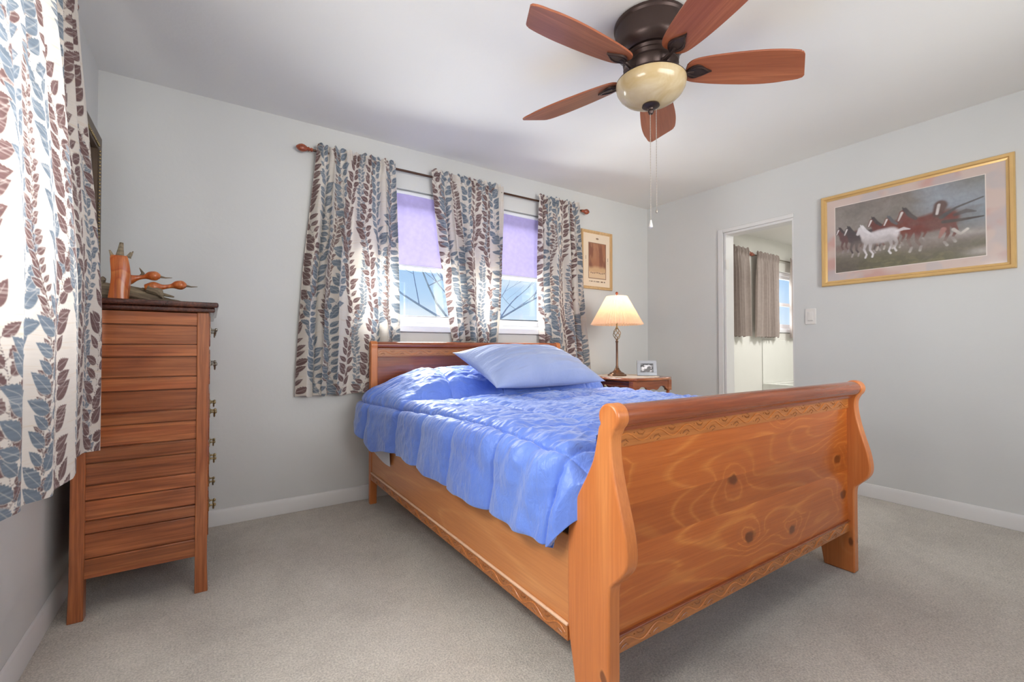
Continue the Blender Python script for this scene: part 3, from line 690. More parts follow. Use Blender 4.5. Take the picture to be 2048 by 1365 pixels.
# comforter
def comforter():
    ns, ntt = 640, 560
    y0, y1 = .912, 2.935
    t = np.linspace(0, 1, ntt); Yc = y0+(y1-y0)*t
    # cross-section param: s in metres along the cloth, left hem -> right hem
    top = .712; xl, xr = BX0-.028, BX1+.028; rad = .085
    sidel = np.interp(Yc, [y0, 1.04, 1.45, 2.0, 2.45, 2.63, 2.78, 2.95], [.10, .285, .27, .265, .28, .30, .24, .15])
    sidel = smooth1(sidel, 11)+.010*np.sin(Yc*4.1+1)+.004*np.sin(Yc*27)
    s = np.linspace(0, 1, ns)
    flat = xr-xl-2*rad; arcl = rad*PI/2
    P = np.zeros((ns, ntt, 3)); N = np.zeros((ns, ntt, 3)); SX = np.zeros((ns, ntt))
    for j in range(ntt):
        lf = max(.02, sidel[j]-rad); tot = lf+arcl+flat+arcl+.2
        d = s*tot
        x = np.empty(ns); z = np.empty(ns); nx = np.empty(ns); nz = np.empty(ns)
        a = d < lf; x[a] = xl; z[a] = top-rad-(lf-d[a]); nx[a] = -1; nz[a] = 0
        b = (d >= lf)&(d < lf+arcl); th = (d[b]-lf)/rad
        x[b] = xl+rad-rad*np.cos(th); z[b] = top-rad+rad*np.sin(th); nx[b] = -np.cos(th); nz[b] = np.sin(th)
        c = (d >= lf+arcl)&(d < lf+arcl+flat); x[c] = xl+rad+d[c]-lf-arcl; z[c] = top; nx[c] = 0; nz[c] = 1
        e = (d >= lf+arcl+flat)&(d < lf+2*arcl+flat); th = (d[e]-lf-arcl-flat)/rad
        x[e] = xr-rad+rad*np.sin(th); z[e] = top-rad+rad*np.cos(th); nx[e] = np.sin(th); nz[e] = np.cos(th)
        f = d >= lf+2*arcl+flat; x[f] = xr; z[f] = top-rad-(d[f]-lf-2*arcl-flat); nx[f] = 1; nz[f] = 0
        P[:, j, 0] = x; P[:, j, 1] = Yc[j]; P[:, j, 2] = z; N[:, j, 0] = nx; N[:, j, 2] = nz; SX[:, j] = d-lf-arcl*.6
    X = P[..., 0]; Y = P[..., 1]; Z = P[..., 2]; A = SX
    # pillow under the head end
    hump = np.clip(1-((Y-2.70)/.265)**2, 0, 1)**.62
    cross = sst(xl-.05, xl+.20, X)*.35+.65*sst(xl+.02, xl+.32, X)
    cross = cross*(1-sst(xr-.25, xr+.02, X)*.5)
    upw = np.clip(N[..., 2], 0, 1)
    dz = .165*hump*cross*sst(top-rad, top, Z)
    Z = Z+dz+.05*hump*np.where(X < xl+.25, 1, 0)*sst(top-.2, top, P[..., 2])*0
    # side bulge near the head
    out = .075*np.exp(-((Y-2.84)/.22)**2)*(1-sst(xl+.05, xl+.25, X))
    # flare of the hem
    low = (1-sst(.42, .64, P[..., 2]))*(X < 1.2)
    out = out+.010*low*(1+.5*np.sin(Y*7+1)+.35*np.sin(Y*12.3+2))
    X = X-out
    # quilting seams
    w1 = .03*np.sin(Y*3); su = (A+w1)/.36; sv = (Y+.05*np.sin(A*3)+.0)/.34
    du = np.abs(su-np.round(su))*.36; dv = np.abs(sv-np.round(sv))*.34
    dd = np.minimum(du, dv)
    puff = .022*(1-np.exp(-dd/.028))
    seam = -.009*np.exp(-(dd/.0045)**2)
    # creases running across the seams
    wv = fbm(A*4+1.5*vn(Y*3, A*2, 8), Y*26, 4, 3)-.5
    wu = fbm(A*22, Y*3.5+1.2*vn(A*4, Y*2, 3), 14, 3)-.5
    side = 1-upw
    wr = (.016*wv*(.4+.6*vn(A*2, Y*2, 5))+.010*wu+.006*(.5-np.abs(fbm(A*16, Y*30, 91, 2)-.5)*4))*(1-.85*side)+.009*(.5-np.abs(fbm(A*7, Y*7, 61, 3)-.5)*4)*(.25+.75*side)*vn(A*2.5, Y*2.5, 71)+side*(.018*(fbm(A*3.0, Y*3.3, 21, 2)-.5)+.006*(fbm(A*2.5, Y*13, 8, 2)-.5)+.010*(fbm(A*12+Y*3, Y*6, 28, 3)-.5))
    bigd = .020*(fbm(A*2.2, Y*2.2, 31, 2)-.5)
    # bunched folds towards the foot
    fb = np.exp(-((Y-1.12)/.26)**2)*(1-sst(1.1, 2.0, X))
    wr = wr+fb*.008*(np.sin((Y*1.0+A*.55)*42+2*vn(A*5, Y*5, 2)))
    disp = puff+seam+wr+bigd
    # crease line where the pillow bulge starts
    disp = disp-.030*np.exp(-((Y-2.415-.03*np.sin(X*6))/.028)**2)*sst(xl-.08, xl+.02, X)
    X = X+N[..., 0]*disp; Z = Z+N[..., 2]*disp
    # foot corner turned in towards the post
    cfoot = (1-sst(y0, 1.06, Y))
    lowc = X < 1.0
    X = X+np.where(lowc, cfoot*.055*1.0, 0)
    X = np.where(Y < 1.03, np.maximum(X, BX0+.05-(Y-.93)*1.2), X)
    Z = Z-(1-sst(y0, y0+.12, Y))*.075*sst(.50, .62, Z)
    Q = np.stack([X, Y, Z], -1)
    # hem drop at the corner
    o = grid_mesh('comforter', Q, M['comforter'], loc=(1.66, 1.95, .70))
    m = o.modifiers.new('thick', 'SOLIDIFY'); m.thickness = .022; m.offset = -1
    tag(o, 'royal blue quilted satin comforter spread over the sleigh bed', 'comforter')
comforter()

# pillows
def pillow(name, c00, c10, c01, c11, thick, mat, label, col=None, n=90, seed=1, sag=.0):
    """corners: bottom left, bottom right, top left, top right"""
    c00, c10, c01, c11 = [np.array(q, float) for q in (c00, c10, c01, c11)]
    u = np.linspace(0, 1, n); U, V = np.meshgrid(u, u, indexing='ij')
    nor = np.cross(c10-c00, c01-c00); nor /= np.linalg.norm(nor)
    if nor[1] > 0: nor = -nor
    ax = .5+(U-.5)*(1-.07*(1-(2*V-1)**2)); ay = .5+(V-.5)*(1-.09*(1-(2*U-1)**2))
    base = c00*((1-ax)*(1-ay))[..., None]+c10*(ax*(1-ay))[..., None]+c01*((1-ax)*ay)[..., None]+c11*(ax*ay)[..., None]
    prof = (np.clip(1-np.abs(2*U-1)**2.6, 0, 1)*np.clip(1-np.abs(2*V-1)**2.4, 0, 1))**.62
    wr = (fbm(U*3+V*2, (V-U*.3)*11, seed, 3)-.5)*.036*prof+(fbm(U*3, V*3, seed+2, 2)-.5)*.03*prof
    top = base+nor*(thick*.62*prof+wr)[..., None]
    bot = base-nor*(thick*.38*prof)[..., None]
    # one closed body
    n2 = n*n; V3 = np.concatenate([top.reshape(-1, 3), bot.reshape(-1, 3)]); i = np.arange(n2).reshape(n, n)
    q = np.stack([i[:-1, :-1], i[1:, :-1], i[1:, 1:], i[:-1, 1:]], -1).reshape(-1, 4)
    L = Vector(((c00+c11)/2).tolist()); me = bpy.data.meshes.new(name)
    me.from_pydata((V3-np.array(L)).tolist(), [], q.tolist()+(q[:, ::-1]+n2).tolist()); me.materials.append(mat)
    if col is not None:
        a = me.attributes.new('pattern', 'FLOAT_COLOR', 'POINT'); c4 = np.ones((2*n2, 4), np.float32)
        c4[:, :3] = np.concatenate([col(U, V).reshape(-1, 3)]*2); a.data.foreach_set('color', c4.ravel())
    bm = bmesh.new(); bm.from_mesh(me); bmesh.ops.remove_doubles(bm, verts=bm.verts, dist=2e-4); bmesh.ops.recalc_face_normals(bm, faces=bm.faces); bm.to_mesh(me); bm.free()
    me.polygons.foreach_set('use_smooth', [True]*len(me.polygons))
    o = bpy.data.objects.new(name, me); COL.objects.link(o); o.location = L; return o
p = pillow('pillow', (1.36, 2.20, .785), (2.33, 2.30, .780), (1.27, 2.58, .985), (2.20, 2.70, .975), .24, M['pillow'], '', seed=4, n=120)
tag(p, 'pale blue cotton pillow leaning on the headboard over the blue comforter', 'pillow')
def shamcol(U, V):
    c = lin(196, 186, 190)[None, None]*np.ones(U.shape+(1,)); m = sst(.5, .6, fbm(U*11, V*9, 3, 2))[..., None]; c = c+(lin(112, 96, 112)-c)*m
    m = sst(.55, .63, fbm(U*14+5, V*12, 9, 2))[..., None]; return c+(lin(122, 140, 164)-c)*m
p = pillow('patterned_pillow', (1.80, 2.44, .80), (2.425, 2.50, .79), (1.78, 2.80, .98), (2.37, 2.86, .965), .10, M['sham'], '', col=shamcol, seed=9)
tag(p, 'patterned pillow partly hidden behind the pale blue pillow', 'pillow')

# ================================================================== chest of drawers
ch = thing('chest_of_drawers', (-.215, 2.67, 0), 'tall dark oak chest of drawers with slatted side against the left wall', 'chest of drawers')
cx0, cx1, cy0, cy1 = -.424, -.003, 2.29, 3.04
zs = [.149, .224, .317, .365, .441, .497, .58, .636, .715, .762, .845, .897, .978, 1.0275, 1.106, 1.160]
zs = [.149, .224, .317, .365, .441, .497, .58, .636, .715, .762, .845, .897, .978, 1.0275, 1.106, 1.162]
rnd = random.Random(3)
for yy, sgn in ((cy0, 1), (cy1, -1)):
    mb = MB()
    for i in range(len(zs)-1):
        mb.tone = rnd.uniform(.15, .9); rec = .010 if (i % 2) else .006
        a, b = sorted((yy+sgn*rec, yy+sgn*.022)); mb.box(cx0+.035, cx1-.035, a, b, zs[i]+.0022, zs[i+1]-.0022)
    mb.tone = 0; a, b = sorted((yy+sgn*.017, yy+sgn*.024)); mb.box(cx0+.035, cx1-.035, a, b, .15, 1.16)
    mb.build('side_panel', M['oak_x'], ch, bevel=.0022)
def chleg(x0, x1, y0, y1):
    s = 1 if x1 > -.2 else -1; mb = MB(); mb.tone = .55
    prof = [(x0, 1.162), (x1, 1.162), (x1, .20), (x1+s*.000, .12), (x1+(.004 if s > 0 else -.000), 0), (x0+(.0 if s > 0 else -.0), 0), (x0, .12)]
    if s < 0: prof = [(x0, 1.162), (x1, 1.162), (x1, 0), (x0-.004, 0), (x0, .14)]
    mb.prism(prof, 1, y0, y1); mb.build('leg', M['oak_z'], ch, bevel=.003)
for x in ((cx0, cx0+.042), (cx1-.042, cx1)):
    for y in ((cy0, cy0+.045), (cy1-.045, cy1)): chleg(*x, *y)
MB().box(cx0-.012, cx1+.032, cy0-.030, cy1+.030, 1.182, 1.204).build('top', M['oak_top'], ch, bevel=.008, seg=3)
MB().box(cx0, cx1+.020, cy0-.018, cy1+.018, 1.162, 1.182).build('top_moulding', M['oak_top'], ch, bevel=.007, seg=3)
MB().box(cx0+.004, cx0+.012, cy0+.022, cy1-.022, .15, 1.162).build('back_panel', M['oak'], ch)
MB().box(cx0+.012, cx1-.03, cy0+.022, cy1-.022, .19, .21).build('bottom_panel', M['oak'], ch)
for zc, hh in ((1.085, .13), (.932, .15), (.72, .20), (.515, .19), (.31, .19)):
    mb = MB(); mb.tone = .5
    dr = mb.box(cx1-.022, cx1+.004, cy0+.047, cy1-.047, zc-hh/2, zc+hh/2).build('drawer', M['oak'], ch, bevel=.004)
    for y in (2.45, 2.87):
        mb = MB()
        for s in (-1, 1): mb.lathe([(.009, 0), (.009, .003), (.004, .006), (.004, .016), (.008, .020), (.006, .026), (.0001, .028)], (cx1+.004, y+s*.038, zc+.010), 12, axis='x')
        mb.tube([(cx1+.022, y+.038*math.cos(PI*k/10), zc+.008-.022*math.sin(PI*k/10)) for k in range(11)], .0035, 8)
        mb.box(cx1+.004, cx1+.006, y-.05, y+.05, zc-.012, zc+.022)
        mb.build('pull', M['nickel'] if zc > .9 else M['brass'], dr, smooth=True)
MB().prism([(cy0+.045, .149), (cy1-.045, .149), (cy1-.045, .19), (cy1-.15, .205), (cy0+.15, .205), (cy0+.045, .19)], 0, cx1-.028, cx1-.008).build('apron', M['oak'], ch)

# driftwood sculpture on the chest
ds = thing('bird_sculpture', (-.24, 2.46, 1.204), 'polished orange cypress and driftwood bird sculpture on top of the chest', 'sculpture')
def blob(pts, rs, n=14, sub=3): 
    q = cr_spline([(*p, r) for p, r in zip(pts, rs)], sub); return [p[:3] for p in q], [max(.0006, p[3]) for p in q]
mb = MB(); rr = random.Random(2)
pts, rs = blob([(-.46+.02, 2.50, 1.232), (-.38, 2.47, 1.245), (-.30, 2.45, 1.238), (-.22, 2.44, 1.226), (-.14, 2.43, 1.214), (-.08, 2.42, 1.208)], [.02, .038, .032, .022, .012, .002])
pts = [(p[0], p[1], max(p[2], 1.205+r*.9)) for p, r in zip(pts, rs)]
mb.tube(pts, rs, 12)
for a, b, r in (((-.42, 2.49, 1.25), (-.36, 2.44, 1.295), .026), ((-.38, 2.46, 1.262), (-.24, 2.46, 1.262), .020), ((-.27, 2.47, 1.245), (-.17, 2.42, 1.228), .014), ((-.24, 2.45, 1.262), (-.13, 2.40, 1.232), .010), ((-.3, 2.4, 1.23), (-.2, 2.38, 1.214), .009)):
    mb.tube([a, tuple((x+y)/2+rr.uniform(-.006, .006) for x, y in zip(a, b)), b], [r, r*.95, r*.3], 9)
def rough(p):
    s = 38; q = .010*(math.sin(p.x*90+p.z*60)+math.sin(p.y*110+p.z*40+p.x*30)+math.sin(p.x*200))*.35
    return Vector((p.x, p.y+q*.6, max(1.2045, p.z+q*.5)))
mb.build('driftwood_base', M['drift'], ds, smooth=True, xf=rough)
mb = MB(); s = cr_spline([(1.2045, .032, .026), (1.26, .031, .026), (1.32, .030, .025), (1.368, .028, .023), (1.382, .025, .018)], 4)
vs = []; n = 20
for (z, rx, ry) in s:
    for k in range(n):
        a = 2*PI*k/n; m_ = 1+.05*math.sin(3*a+z*30)
        vs.append((-.302+max(-1, min(1, 1.35*math.cos(a)))*rx*m_*.95+.004*math.sin(z*30), 2.37+math.sin(a)*ry*m_, z))
mb.add(vs, [(i*n+k, i*n+(k+1) % n, (i+1)*n+(k+1) % n, (i+1)*n+k) for i in range(len(s)-1) for k in range(n)]+[tuple(range(n))[::-1], tuple(range((len(s)-1)*n, len(s)*n))])
mb.build('upright_knee', M['cedar'], ds, smooth=True)
mb = MB()
for a, b, r in (((-.303, 2.37, 1.378), (-.298, 2.37, 1.436), .012), ((-.325, 2.37, 1.378), (-.334, 2.37, 1.402), .006), ((-.277, 2.37, 1.378), (-.268, 2.37, 1.400), .008), ((-.270, 2.37, 1.385), (-.262, 2.37, 1.405), .004)):
    mb.tube([a, tuple((x+y)/2 for x, y in zip(a, b)), b], [r*1.2, r*.8, r*.5], 8)
mb.build('broken_tips', M['drift'], ds, smooth=True)
for k, (hx, hz, y, bx, bz) in enumerate(((-.200, 1.318, 2.43, -.285, 1.296), (-.110, 1.286, 2.43, -.20, 1.272))):
    pts, rs = blob([(bx-.03, y, bz-.004), (bx, y, bz), (bx+.03, y, hz-.012), (hx-.032, y, hz-.006), (hx-.012, y, hz), (hx+.008, y, hz+.001), (hx+.022, y, hz)], [.012, .022, .011, .009, .018, .019, .008], sub=5)
    o = MB().tube(pts, rs, 16).build('bird_head', M['cedar'], ds, smooth=True)
    MB().tube([(hx+.018, y, hz), (hx+.04, y, hz-.004), (hx+.062, y, hz-.002)], [.006, .0028, .0012], 8).build('bill', M['drift'], o, smooth=True)
MB().tube([(-.245, 2.45, 1.31), (-.238, 2.45, 1.33), (-.250, 2.45, 1.352)], [.010, .006, .001], 8).tube([(-.215, 2.43, 1.265), (-.18, 2.42, 1.25), (-.165, 2.40, 1.222)], [.022, .016, .002], 9).build('driftwood_fin', M['drift'], ds, smooth=True)

# ================================================================== nightstand
nx0, nx1, ny0, ny1, nz = 2.625, 3.085, 2.31, 2.83, .785
ns_ = thing('nightstand', ((nx0+nx1)/2, (ny0+ny1)/2, 0), 'cherry side table with scalloped apron and turned legs right of the bed', 'nightstand')
def rr_poly(x0, x1, y0, y1, bulge=.018, cc=.03):
    pts = []
    def side(ax, ay, bx, by, nx, ny):
        for k in range(12):
            t = k/12; f = math.sin(PI*t)**.6; pts.append((ax+(bx-ax)*t+nx*bulge*f, ay+(by-ay)*t+ny*bulge*f))
    side(x0+cc, y0, x1-cc, y0, 0, -1); side(x1, y0+cc, x1, y1-cc, 1, 0); side(x1-cc, y1, x0+cc, y1, 0, 1); side(x0, y1-cc, x0, y0+cc, -1, 0)
    return pts
MB().prism(rr_poly(nx0-.012, nx1+.012, ny0-.012, ny1+.012), 2, nz-.022, nz).build('tabletop', M['cherry'], ns_, bevel=.007, seg=3)
for x in (nx0+.025, nx1-.025):
    for y in (ny0+.025, ny1-.025):
        MB().lathe([(.014, 0), (.016, .02), (.010, .05), (.013, .2), (.018, .42), (.011, .52), (.012, .56), (.020, .60), (.022, .625), (.014, .645), (.018, .66), (.010, .668), (.018, .68)], (x, y, 0), 18).box(x-.02, x+.02, y-.02, y+.02, .68, nz-.022).build('leg', M['cherry'], ns_, smooth=True)
def scal(a0, a1):
    L = a1-a0; lo = []
    for k in range(41):
        t = k/40; z = .70-.016*math.cos(t*2*PI*3)-.022*math.exp(-((t-.5)/.09)**2)+.018*math.exp(-((t-.28)/.06)**2)+.018*math.exp(-((t-.72)/.06)**2); lo.append((a0+L*t, z))
    return [(a1, nz-.022), (a0, nz-.022)]+lo
for y, s in ((ny0+.008, 1), (ny1-.024, 1)): MB().prism(scal(nx0+.04, nx1-.04), 1, y, y+.014).build('apron', M['cherry'], ns_, bevel=.002)
MB().prism(scal(ny0+.04, ny1-.04), 0, nx1-.024, nx1-.01).build('apron', M['cherry'], ns_, bevel=.002)
fr = [(nx0+.01-.018*math.sin(PI*k/14), ny0+.045+(ny1-ny0-.09)*k/14) for k in range(15)]
d_ = MB().prism(fr+[(nx0+.04, ny1-.045), (nx0+.04, ny0+.045)], 2, .668, nz-.024).build('drawer', M['cherry_shaded'], ns_, bevel=.003)
mb = MB()
for z in (.690, .718, .742): mb.tube([(a-.003, b, z) for a, b in fr], .0035, 6)
mb.build('reeding', M['cherry_shaded'], d_, smooth=True)
MB().ball((nx0-.022, (ny0+ny1)/2, .715), .012).build('knob', M['brass'], d_, smooth=True)
# doily
mb = MB(); n = 96; cx, cy = (nx0+nx1)/2, (ny0+ny1)/2
rad = lambda a, s: (s*(1+.025*math.cos(a*24)))
ring = [(cx+rad(2*PI*k/n, .225)*math.cos(2*PI*k/n), cy+rad(2*PI*k/n, .255)*math.sin(2*PI*k/n)) for k in range(n)]
mb.prism(ring, 2, nz+.0005, nz+.0025)
dd = mb.build('doily', M['doily'], loc=(cx, cy, nz)); tag(dd, 'cream lace doily covering the top of the nightstand', 'doily')

# table lamp
lx, ly = 2.762, 2.60; lz = nz+.0025
lamp = thing('table_lamp', (lx, ly, lz), 'lit table lamp with pleated cream shade and bronze wire-cage column on the nightstand', 'lamp')
MB().lathe([(.074, 0), (.076, .006), (.072, .014), (.060, .018), (.056, .026), (.036, .034), (.022, .050), (.016, .066), (.0001, .068)], (lx, ly, lz), 32).build('base', M['lampbase'], lamp, smooth=True)
MB().lathe([(.010, .06), (.012, .075), (.009, .085), (.0085, .27), (.0115, .275), (.0115, .285), (.006, .29), (.006, .30)], (lx, ly, lz), 20).build('column', M['lampbase'], lamp, smooth=True)
mb = MB()
for k in range(5):
    pts = []
    for i in range(15):
        t = i/14; a = 2*PI*k/5+t*PI*.9; r = .004+.026*math.sin(PI*t)**.8; pts.append((lx+r*math.cos(a), ly+r*math.sin(a), lz+.295+.095*t))
    mb.tube(pts, .0028, 6)
mb.lathe([(.009, .385), (.012, .392), (.006, .40), (.006, .43), (.013, .435), (.013, .47), (.0001, .472)], (lx, ly, lz), 16)
mb.build('wire_cage', M['brass'], lamp, smooth=True)
n = 56*4; zsh0, zsh1, r0, r1 = 1.205, 1.437, .205, .082
vs = []; 
for j in range(9):
    t = j/8; 
    for k in range(n):
        a = 2*PI*k/n; r = (r0+(r1-r0)*t)*(1+.035*math.cos(56*a)*(1.1-.3*t)); vs.append((lx+r*math.cos(a), ly+r*math.sin(a), zsh0+(zsh1-zsh0)*t+(.003*math.cos(56*a) if j == 0 else 0)))
mb = MB().add(vs, [(j*n+k, j*n+(k+1) % n, (j+1)*n+(k+1) % n, (j+1)*n+k) for j in range(8) for k in range(n)])
sh = mb.build('lamp_shade', M['lampshade'], lamp, smooth=True, ang=80)
MB().tube([(lx+.035*math.sin(2*PI*k/2/12)*0+.045*math.sin(PI*k/12), ly, lz+.44+ (zsh1+.006-lz-.44)*k/12) for k in range(13)], .002, 6).tube([(lx-.045*math.sin(PI*k/12), ly, lz+.44+(zsh1+.006-lz-.44)*k/12) for k in range(13)], .002, 6).tube([(lx-r1, ly, zsh1), (lx+r1, ly, zsh1)], .0016, 6).tube([(lx, ly-r1, zsh1), (lx, ly+r1, zsh1)], .0016, 6).build('harp', M['brass'], lamp, smooth=True)
MB().lathe([(.006, 0), (.009, .004), (.004, .009), (.011, .018), (.012, .025), (.008, .032), (.0001, .036)], (lx, ly, zsh1+.003), 16).build('finial', M['rodfin'], lamp, smooth=True)
MB().ball((lx, ly, lz+.50), .026, .026, .034).build('bulb', M['bulb'], lamp, smooth=True)
pl = bpy.data.lights.new('table_lamp_glow', 'POINT'); pl.energy = 3.4; pl.color = (1, .76, .50); pl.shadow_soft_size = .03
po = bpy.data.objects.new('table_lamp_glow', pl); COL.objects.link(po); po.location = (lx, ly, lz+.56)

# photo frame on the nightstand, turned towards the room
def paint_canvas(nu, nv, W, Hh): return np.meshgrid(np.linspace(0, W, nu), np.linspace(0, Hh, nv), indexing='ij')
def oriented_grid(o, ux, uy, W, Hh, col, mat, name, parent, lift=None):
    nu, nv = col.shape[:2]; a, b = np.meshgrid(np.linspace(0, W, nu), np.linspace(0, Hh, nv), indexing='ij')
    P = np.array(o)+a[..., None]*np.array(ux)+b[..., None]*np.array(uy)
    return grid_mesh(name, P, mat, parent, col=col, smooth=False)
fc = Vector((2.955, 2.455, lz)); fd = Vector((-.66, -.75, 0)).normalized(); fx = Vector((0, 0, 1)).cross(fd); fx = Vector((-fd.y, fd.x, 0)).normalized()
if fx.x < 0: fx = -fx
tilt = .22; fup = (Vector((0, 0, 1))*math.cos(tilt)-fd*math.sin(tilt)).normalized(); fn = (fd*math.cos(tilt)+Vector((0, 0, 1))*math.sin(tilt)).normalized()
pf = thing('photo_frame', fc, 'small silver photo frame with a black and white picture standing on the nightstand', 'photo frame')
def fbox(a0, a1, b0, b1, c0, c1, mb):
    vs = [fc+fx*a+fup*b+fn*c+Vector((0, 0, .003)) for a in (a0, a1) for b in (b0, b1) for c in (c0, c1)]
    return mb.add(vs, [(0,1,3,2),(4,6,7,5),(0,4,5,1),(2,3,7,6),(0,2,6,4),(1,5,7,3)])
mb = MB(); FW, FH = .155, .125
for b in ((-FW/2, FW/2, 0, .026), (-FW/2, FW/2, FH-.026, FH), (-FW/2, -FW/2+.028, .026, FH-.026), (FW/2-.028, FW/2, .026, FH-.026)): fbox(*b, -.006, .006, mb)
mb.build('frame', M['silver'], pf, bevel=.002)
U, V = paint_canvas(90, 70, 1, 1); g = .15+.75*sst(.4, .62, fbm(U*5+V*3, V*6-U*2, 12, 3)); g = g*(1-.7*sst(.30, .5, np.hypot(U-.5, V-.45)))
colr = np.stack([g, g, g*1.02], -1)
oriented_grid(fc+fx*(-FW/2+.026)+fup*.024+Vector((0, 0, .003)), fx, fup, FW-.052, FH-.048, colr, M['print'], 'photograph', pf)
mb = MB(); mb.bar(fc+fup*.075-fn*.008, fc-fd*.055+Vector((0, 0, .004)), .035, .003); mb.build('easel_back', M['black'], pf)

# ================================================================== framed pictures
def frame_ring(mb, P, x0, x1, z0, z1, fw, d0, d1):
    """P(a,z,depth)->xyz ; mitred four-sided moulding with a stepped profile"""
    prof = [(0, d0), (0, d1*.7), (fw*.15, d1), (fw*.55, d1*.9), (fw*.7, d1*.55), (fw, d1*.45), (fw, d0)]
    n = len(prof); cs = [(x0, z0, 1, 1), (x1, z0, -1, 1), (x1, z1, -1, -1), (x0, z1, 1, -1)]
    vs = [P(cx+sx*w_, cz+sz*w_, d) for cx, cz, sx, sz in cs for w_, d in prof]
    mb.add(vs, [(i*n+k, i*n+(k+1) % n, ((i+1) % 4)*n+(k+1) % n, ((i+1) % 4)*n+k) for i in range(4) for k in range(n)])
# horses, on the right wall (a runs along -Y seen from the room)
hp = thing('horse_painting', (XR, 1.015, 1.46), 'wide gilt-framed painting of galloping horses hanging on the right wall', 'painting')
hy0, hy1, hz0, hz1 = .533, 1.497, 1.462, 2.113
mb = MB(); frame_ring(mb, lambda a, z, d: (XR-d, a, z), hy0, hy1, hz0, hz1, .036, .001, .028); mb.build('frame', M['gold'], hp, smooth=True, ang=20)
Wp, Hp = hy1-hy0-.06, hz1-hz0-.06; nu, nv = 620, 420
A, B = np.meshgrid(np.linspace(0, Wp, nu), np.linspace(0, Hp, nv), indexing='ij')
Cm = lin(206, 186, 176)[None, None]*np.ones((nu, nv, 1)); k = fbm(A*7, B*9, 3, 3)[..., None]
Cm = Cm+(lin(196, 150, 140)-Cm)*sst(.48, .75, k)*.75; k = fbm(A*9+4, B*8, 13, 3)[..., None]; Cm = Cm+(lin(188, 180, 180)-Cm)*sst(.5, .7, k)*.7
mx0, mx1, mz0, mz1 = .058, Wp-.090, .062, Hp-.060   # art area
s_ = (A-mx0)/(mx1-mx0); t_ = (B-mz0)/(mz1-mz0); art = (s_ > 0)&(s_ < 1)&(t_ > 0)&(t_ < 1)
asp = (mx1-mx0)/(mz1-mz0)
I = np.zeros((nu, nv, 3)); n1 = fbm(s_*6, t_*5, 5, 4)
I[:] = lin(128, 122, 114); 
def ov(mask, col, a=1.0):
    global I
    I = I+(lin(*col)-I)*(np.clip(mask, 0, 1)*a)[..., None]
ov(sst(.35, .7, fbm(s_*4, t_*3+2, 8, 4)), (152, 142, 136), .8)
ov(sst(.5, .8, s_)*sst(.45, .75, t_+.2*(n1-.5))*sst(.42, .6, fbm(s_*3, t_*5, 17, 3)+.1), (176, 190, 204), .95)
ov(sst(.62, 1.0, s_)*np.exp(-((t_-.55)/.2)**2), (128, 146, 160), .7)
ov(np.exp(-((t_-1.0)/.18)**2)*sst(.6, 1, s_), (116, 112, 96), .8)
ov(sst(.36, .10, t_+.06*(n1-.5)), (104, 100, 76), 1); ov(sst(.30, .0, t_)*sst(.5, .65, fbm(s_*20, t_*30, 4, 3)), (128, 122, 88), .7)
ov(sst(.3, 0, t_)*sst(.4, 0, s_), (70, 64, 50), .8); ov(np.exp(-((t_-.36)/.05)**2)*sst(.45, 0, s_), (112, 70, 66), .6)
ov(np.exp(-((t_-.30-.05*(s_-.8))/.045)**2)*np.exp(-((s_-.80)/.20)**2), (206, 196, 190), .9); ov(np.exp(-((t_-.06)/.05)**2)*np.exp(-((s_-1)/.10)**2), (214, 206, 200), .8)
def ell(cx, cy, rx, ry, ang, col, a=1, soft=.25):
    X_ = (s_-cx)*asp; Y_ = t_-cy; ca, sa = math.cos(ang), math.sin(ang); q = np.hypot((X_*ca+Y_*sa)/rx, (-X_*sa+Y_*ca)/ry); q = q+.25*(fbm(s_*30, t_*22, 6, 2)-.5); ov(sst(1+soft, 1-soft, q), col, a)
def stroke(pts, r, col, a=1):
    m = np.zeros((nu, nv))
    for (x0_, y0_, r0_), (x1_, y1_, r1_) in zip(pts[:-1], pts[1:]):
        X_ = (s_-x0_)*asp; Y_ = t_-y0_; dx = (x1_-x0_)*asp; dy = y1_-y0_; L_ = dx*dx+dy*dy+1e-9; tt = np.clip((X_*dx+Y_*dy)/L_, 0, 1)
        d = np.hypot(X_-dx*tt, Y_-dy*tt); rr_ = (r0_+(r1_-r0_)*tt)*r; m = np.maximum(m, sst(1.25, .75, d/rr_))
    ov(m, col, a)
def horse(x, y, sc, body, mane, legs, blaze=True, back=False):
    q = lambda a, b, r: (x+a*sc/asp, y+b*sc, r*sc)
    for lg in ([(-.10, -.06, .05), (-.16, -.26, .028), (-.10, -.42, .018), (-.13, -.50, .02)], [(.0, -.08, .05), (-.02, -.30, .026), (.05, -.42, .018), (.03, -.5, .02)], [(.42, -.02, .06), (.46, -.24, .03), (.40, -.40, .018), (.44, -.47, .02)], [(.50, .0, .06), (.58, -.2, .03), (.52, -.34, .018), (.56, -.42, .02)]):
        stroke([q(*p) for p in lg[:3]], 1, body); stroke([q(*p) for p in lg[2:]], 1.2, legs)
    stroke([q(-.06, .02, .15), q(.2, .03, .185), q(.45, .05, .18)], 1, body)
    stroke([q(-.08, .06, .14), q(-.18, .22, .09), q(-.23, .32, .065)], 1, body)
    stroke([q(-.23, .33, .062), q(-.30, .20, .04)], 1, body if not back else mane)
    if blaze: stroke([q(-.25, .34, .022), q(-.31, .19, .014)], 1, (232, 226, 222))
    stroke([q(-.20, .40, .035), q(-.12, .26, .04), q(-.03, .17, .03)], 1, mane); stroke([q(-.22, .40, .02), q(-.24, .45, .008)], 1, mane)
    stroke([q(.56, .10, .03), q(.72, .14, .04), q(.85, .10, .012)], 1, mane, .8)
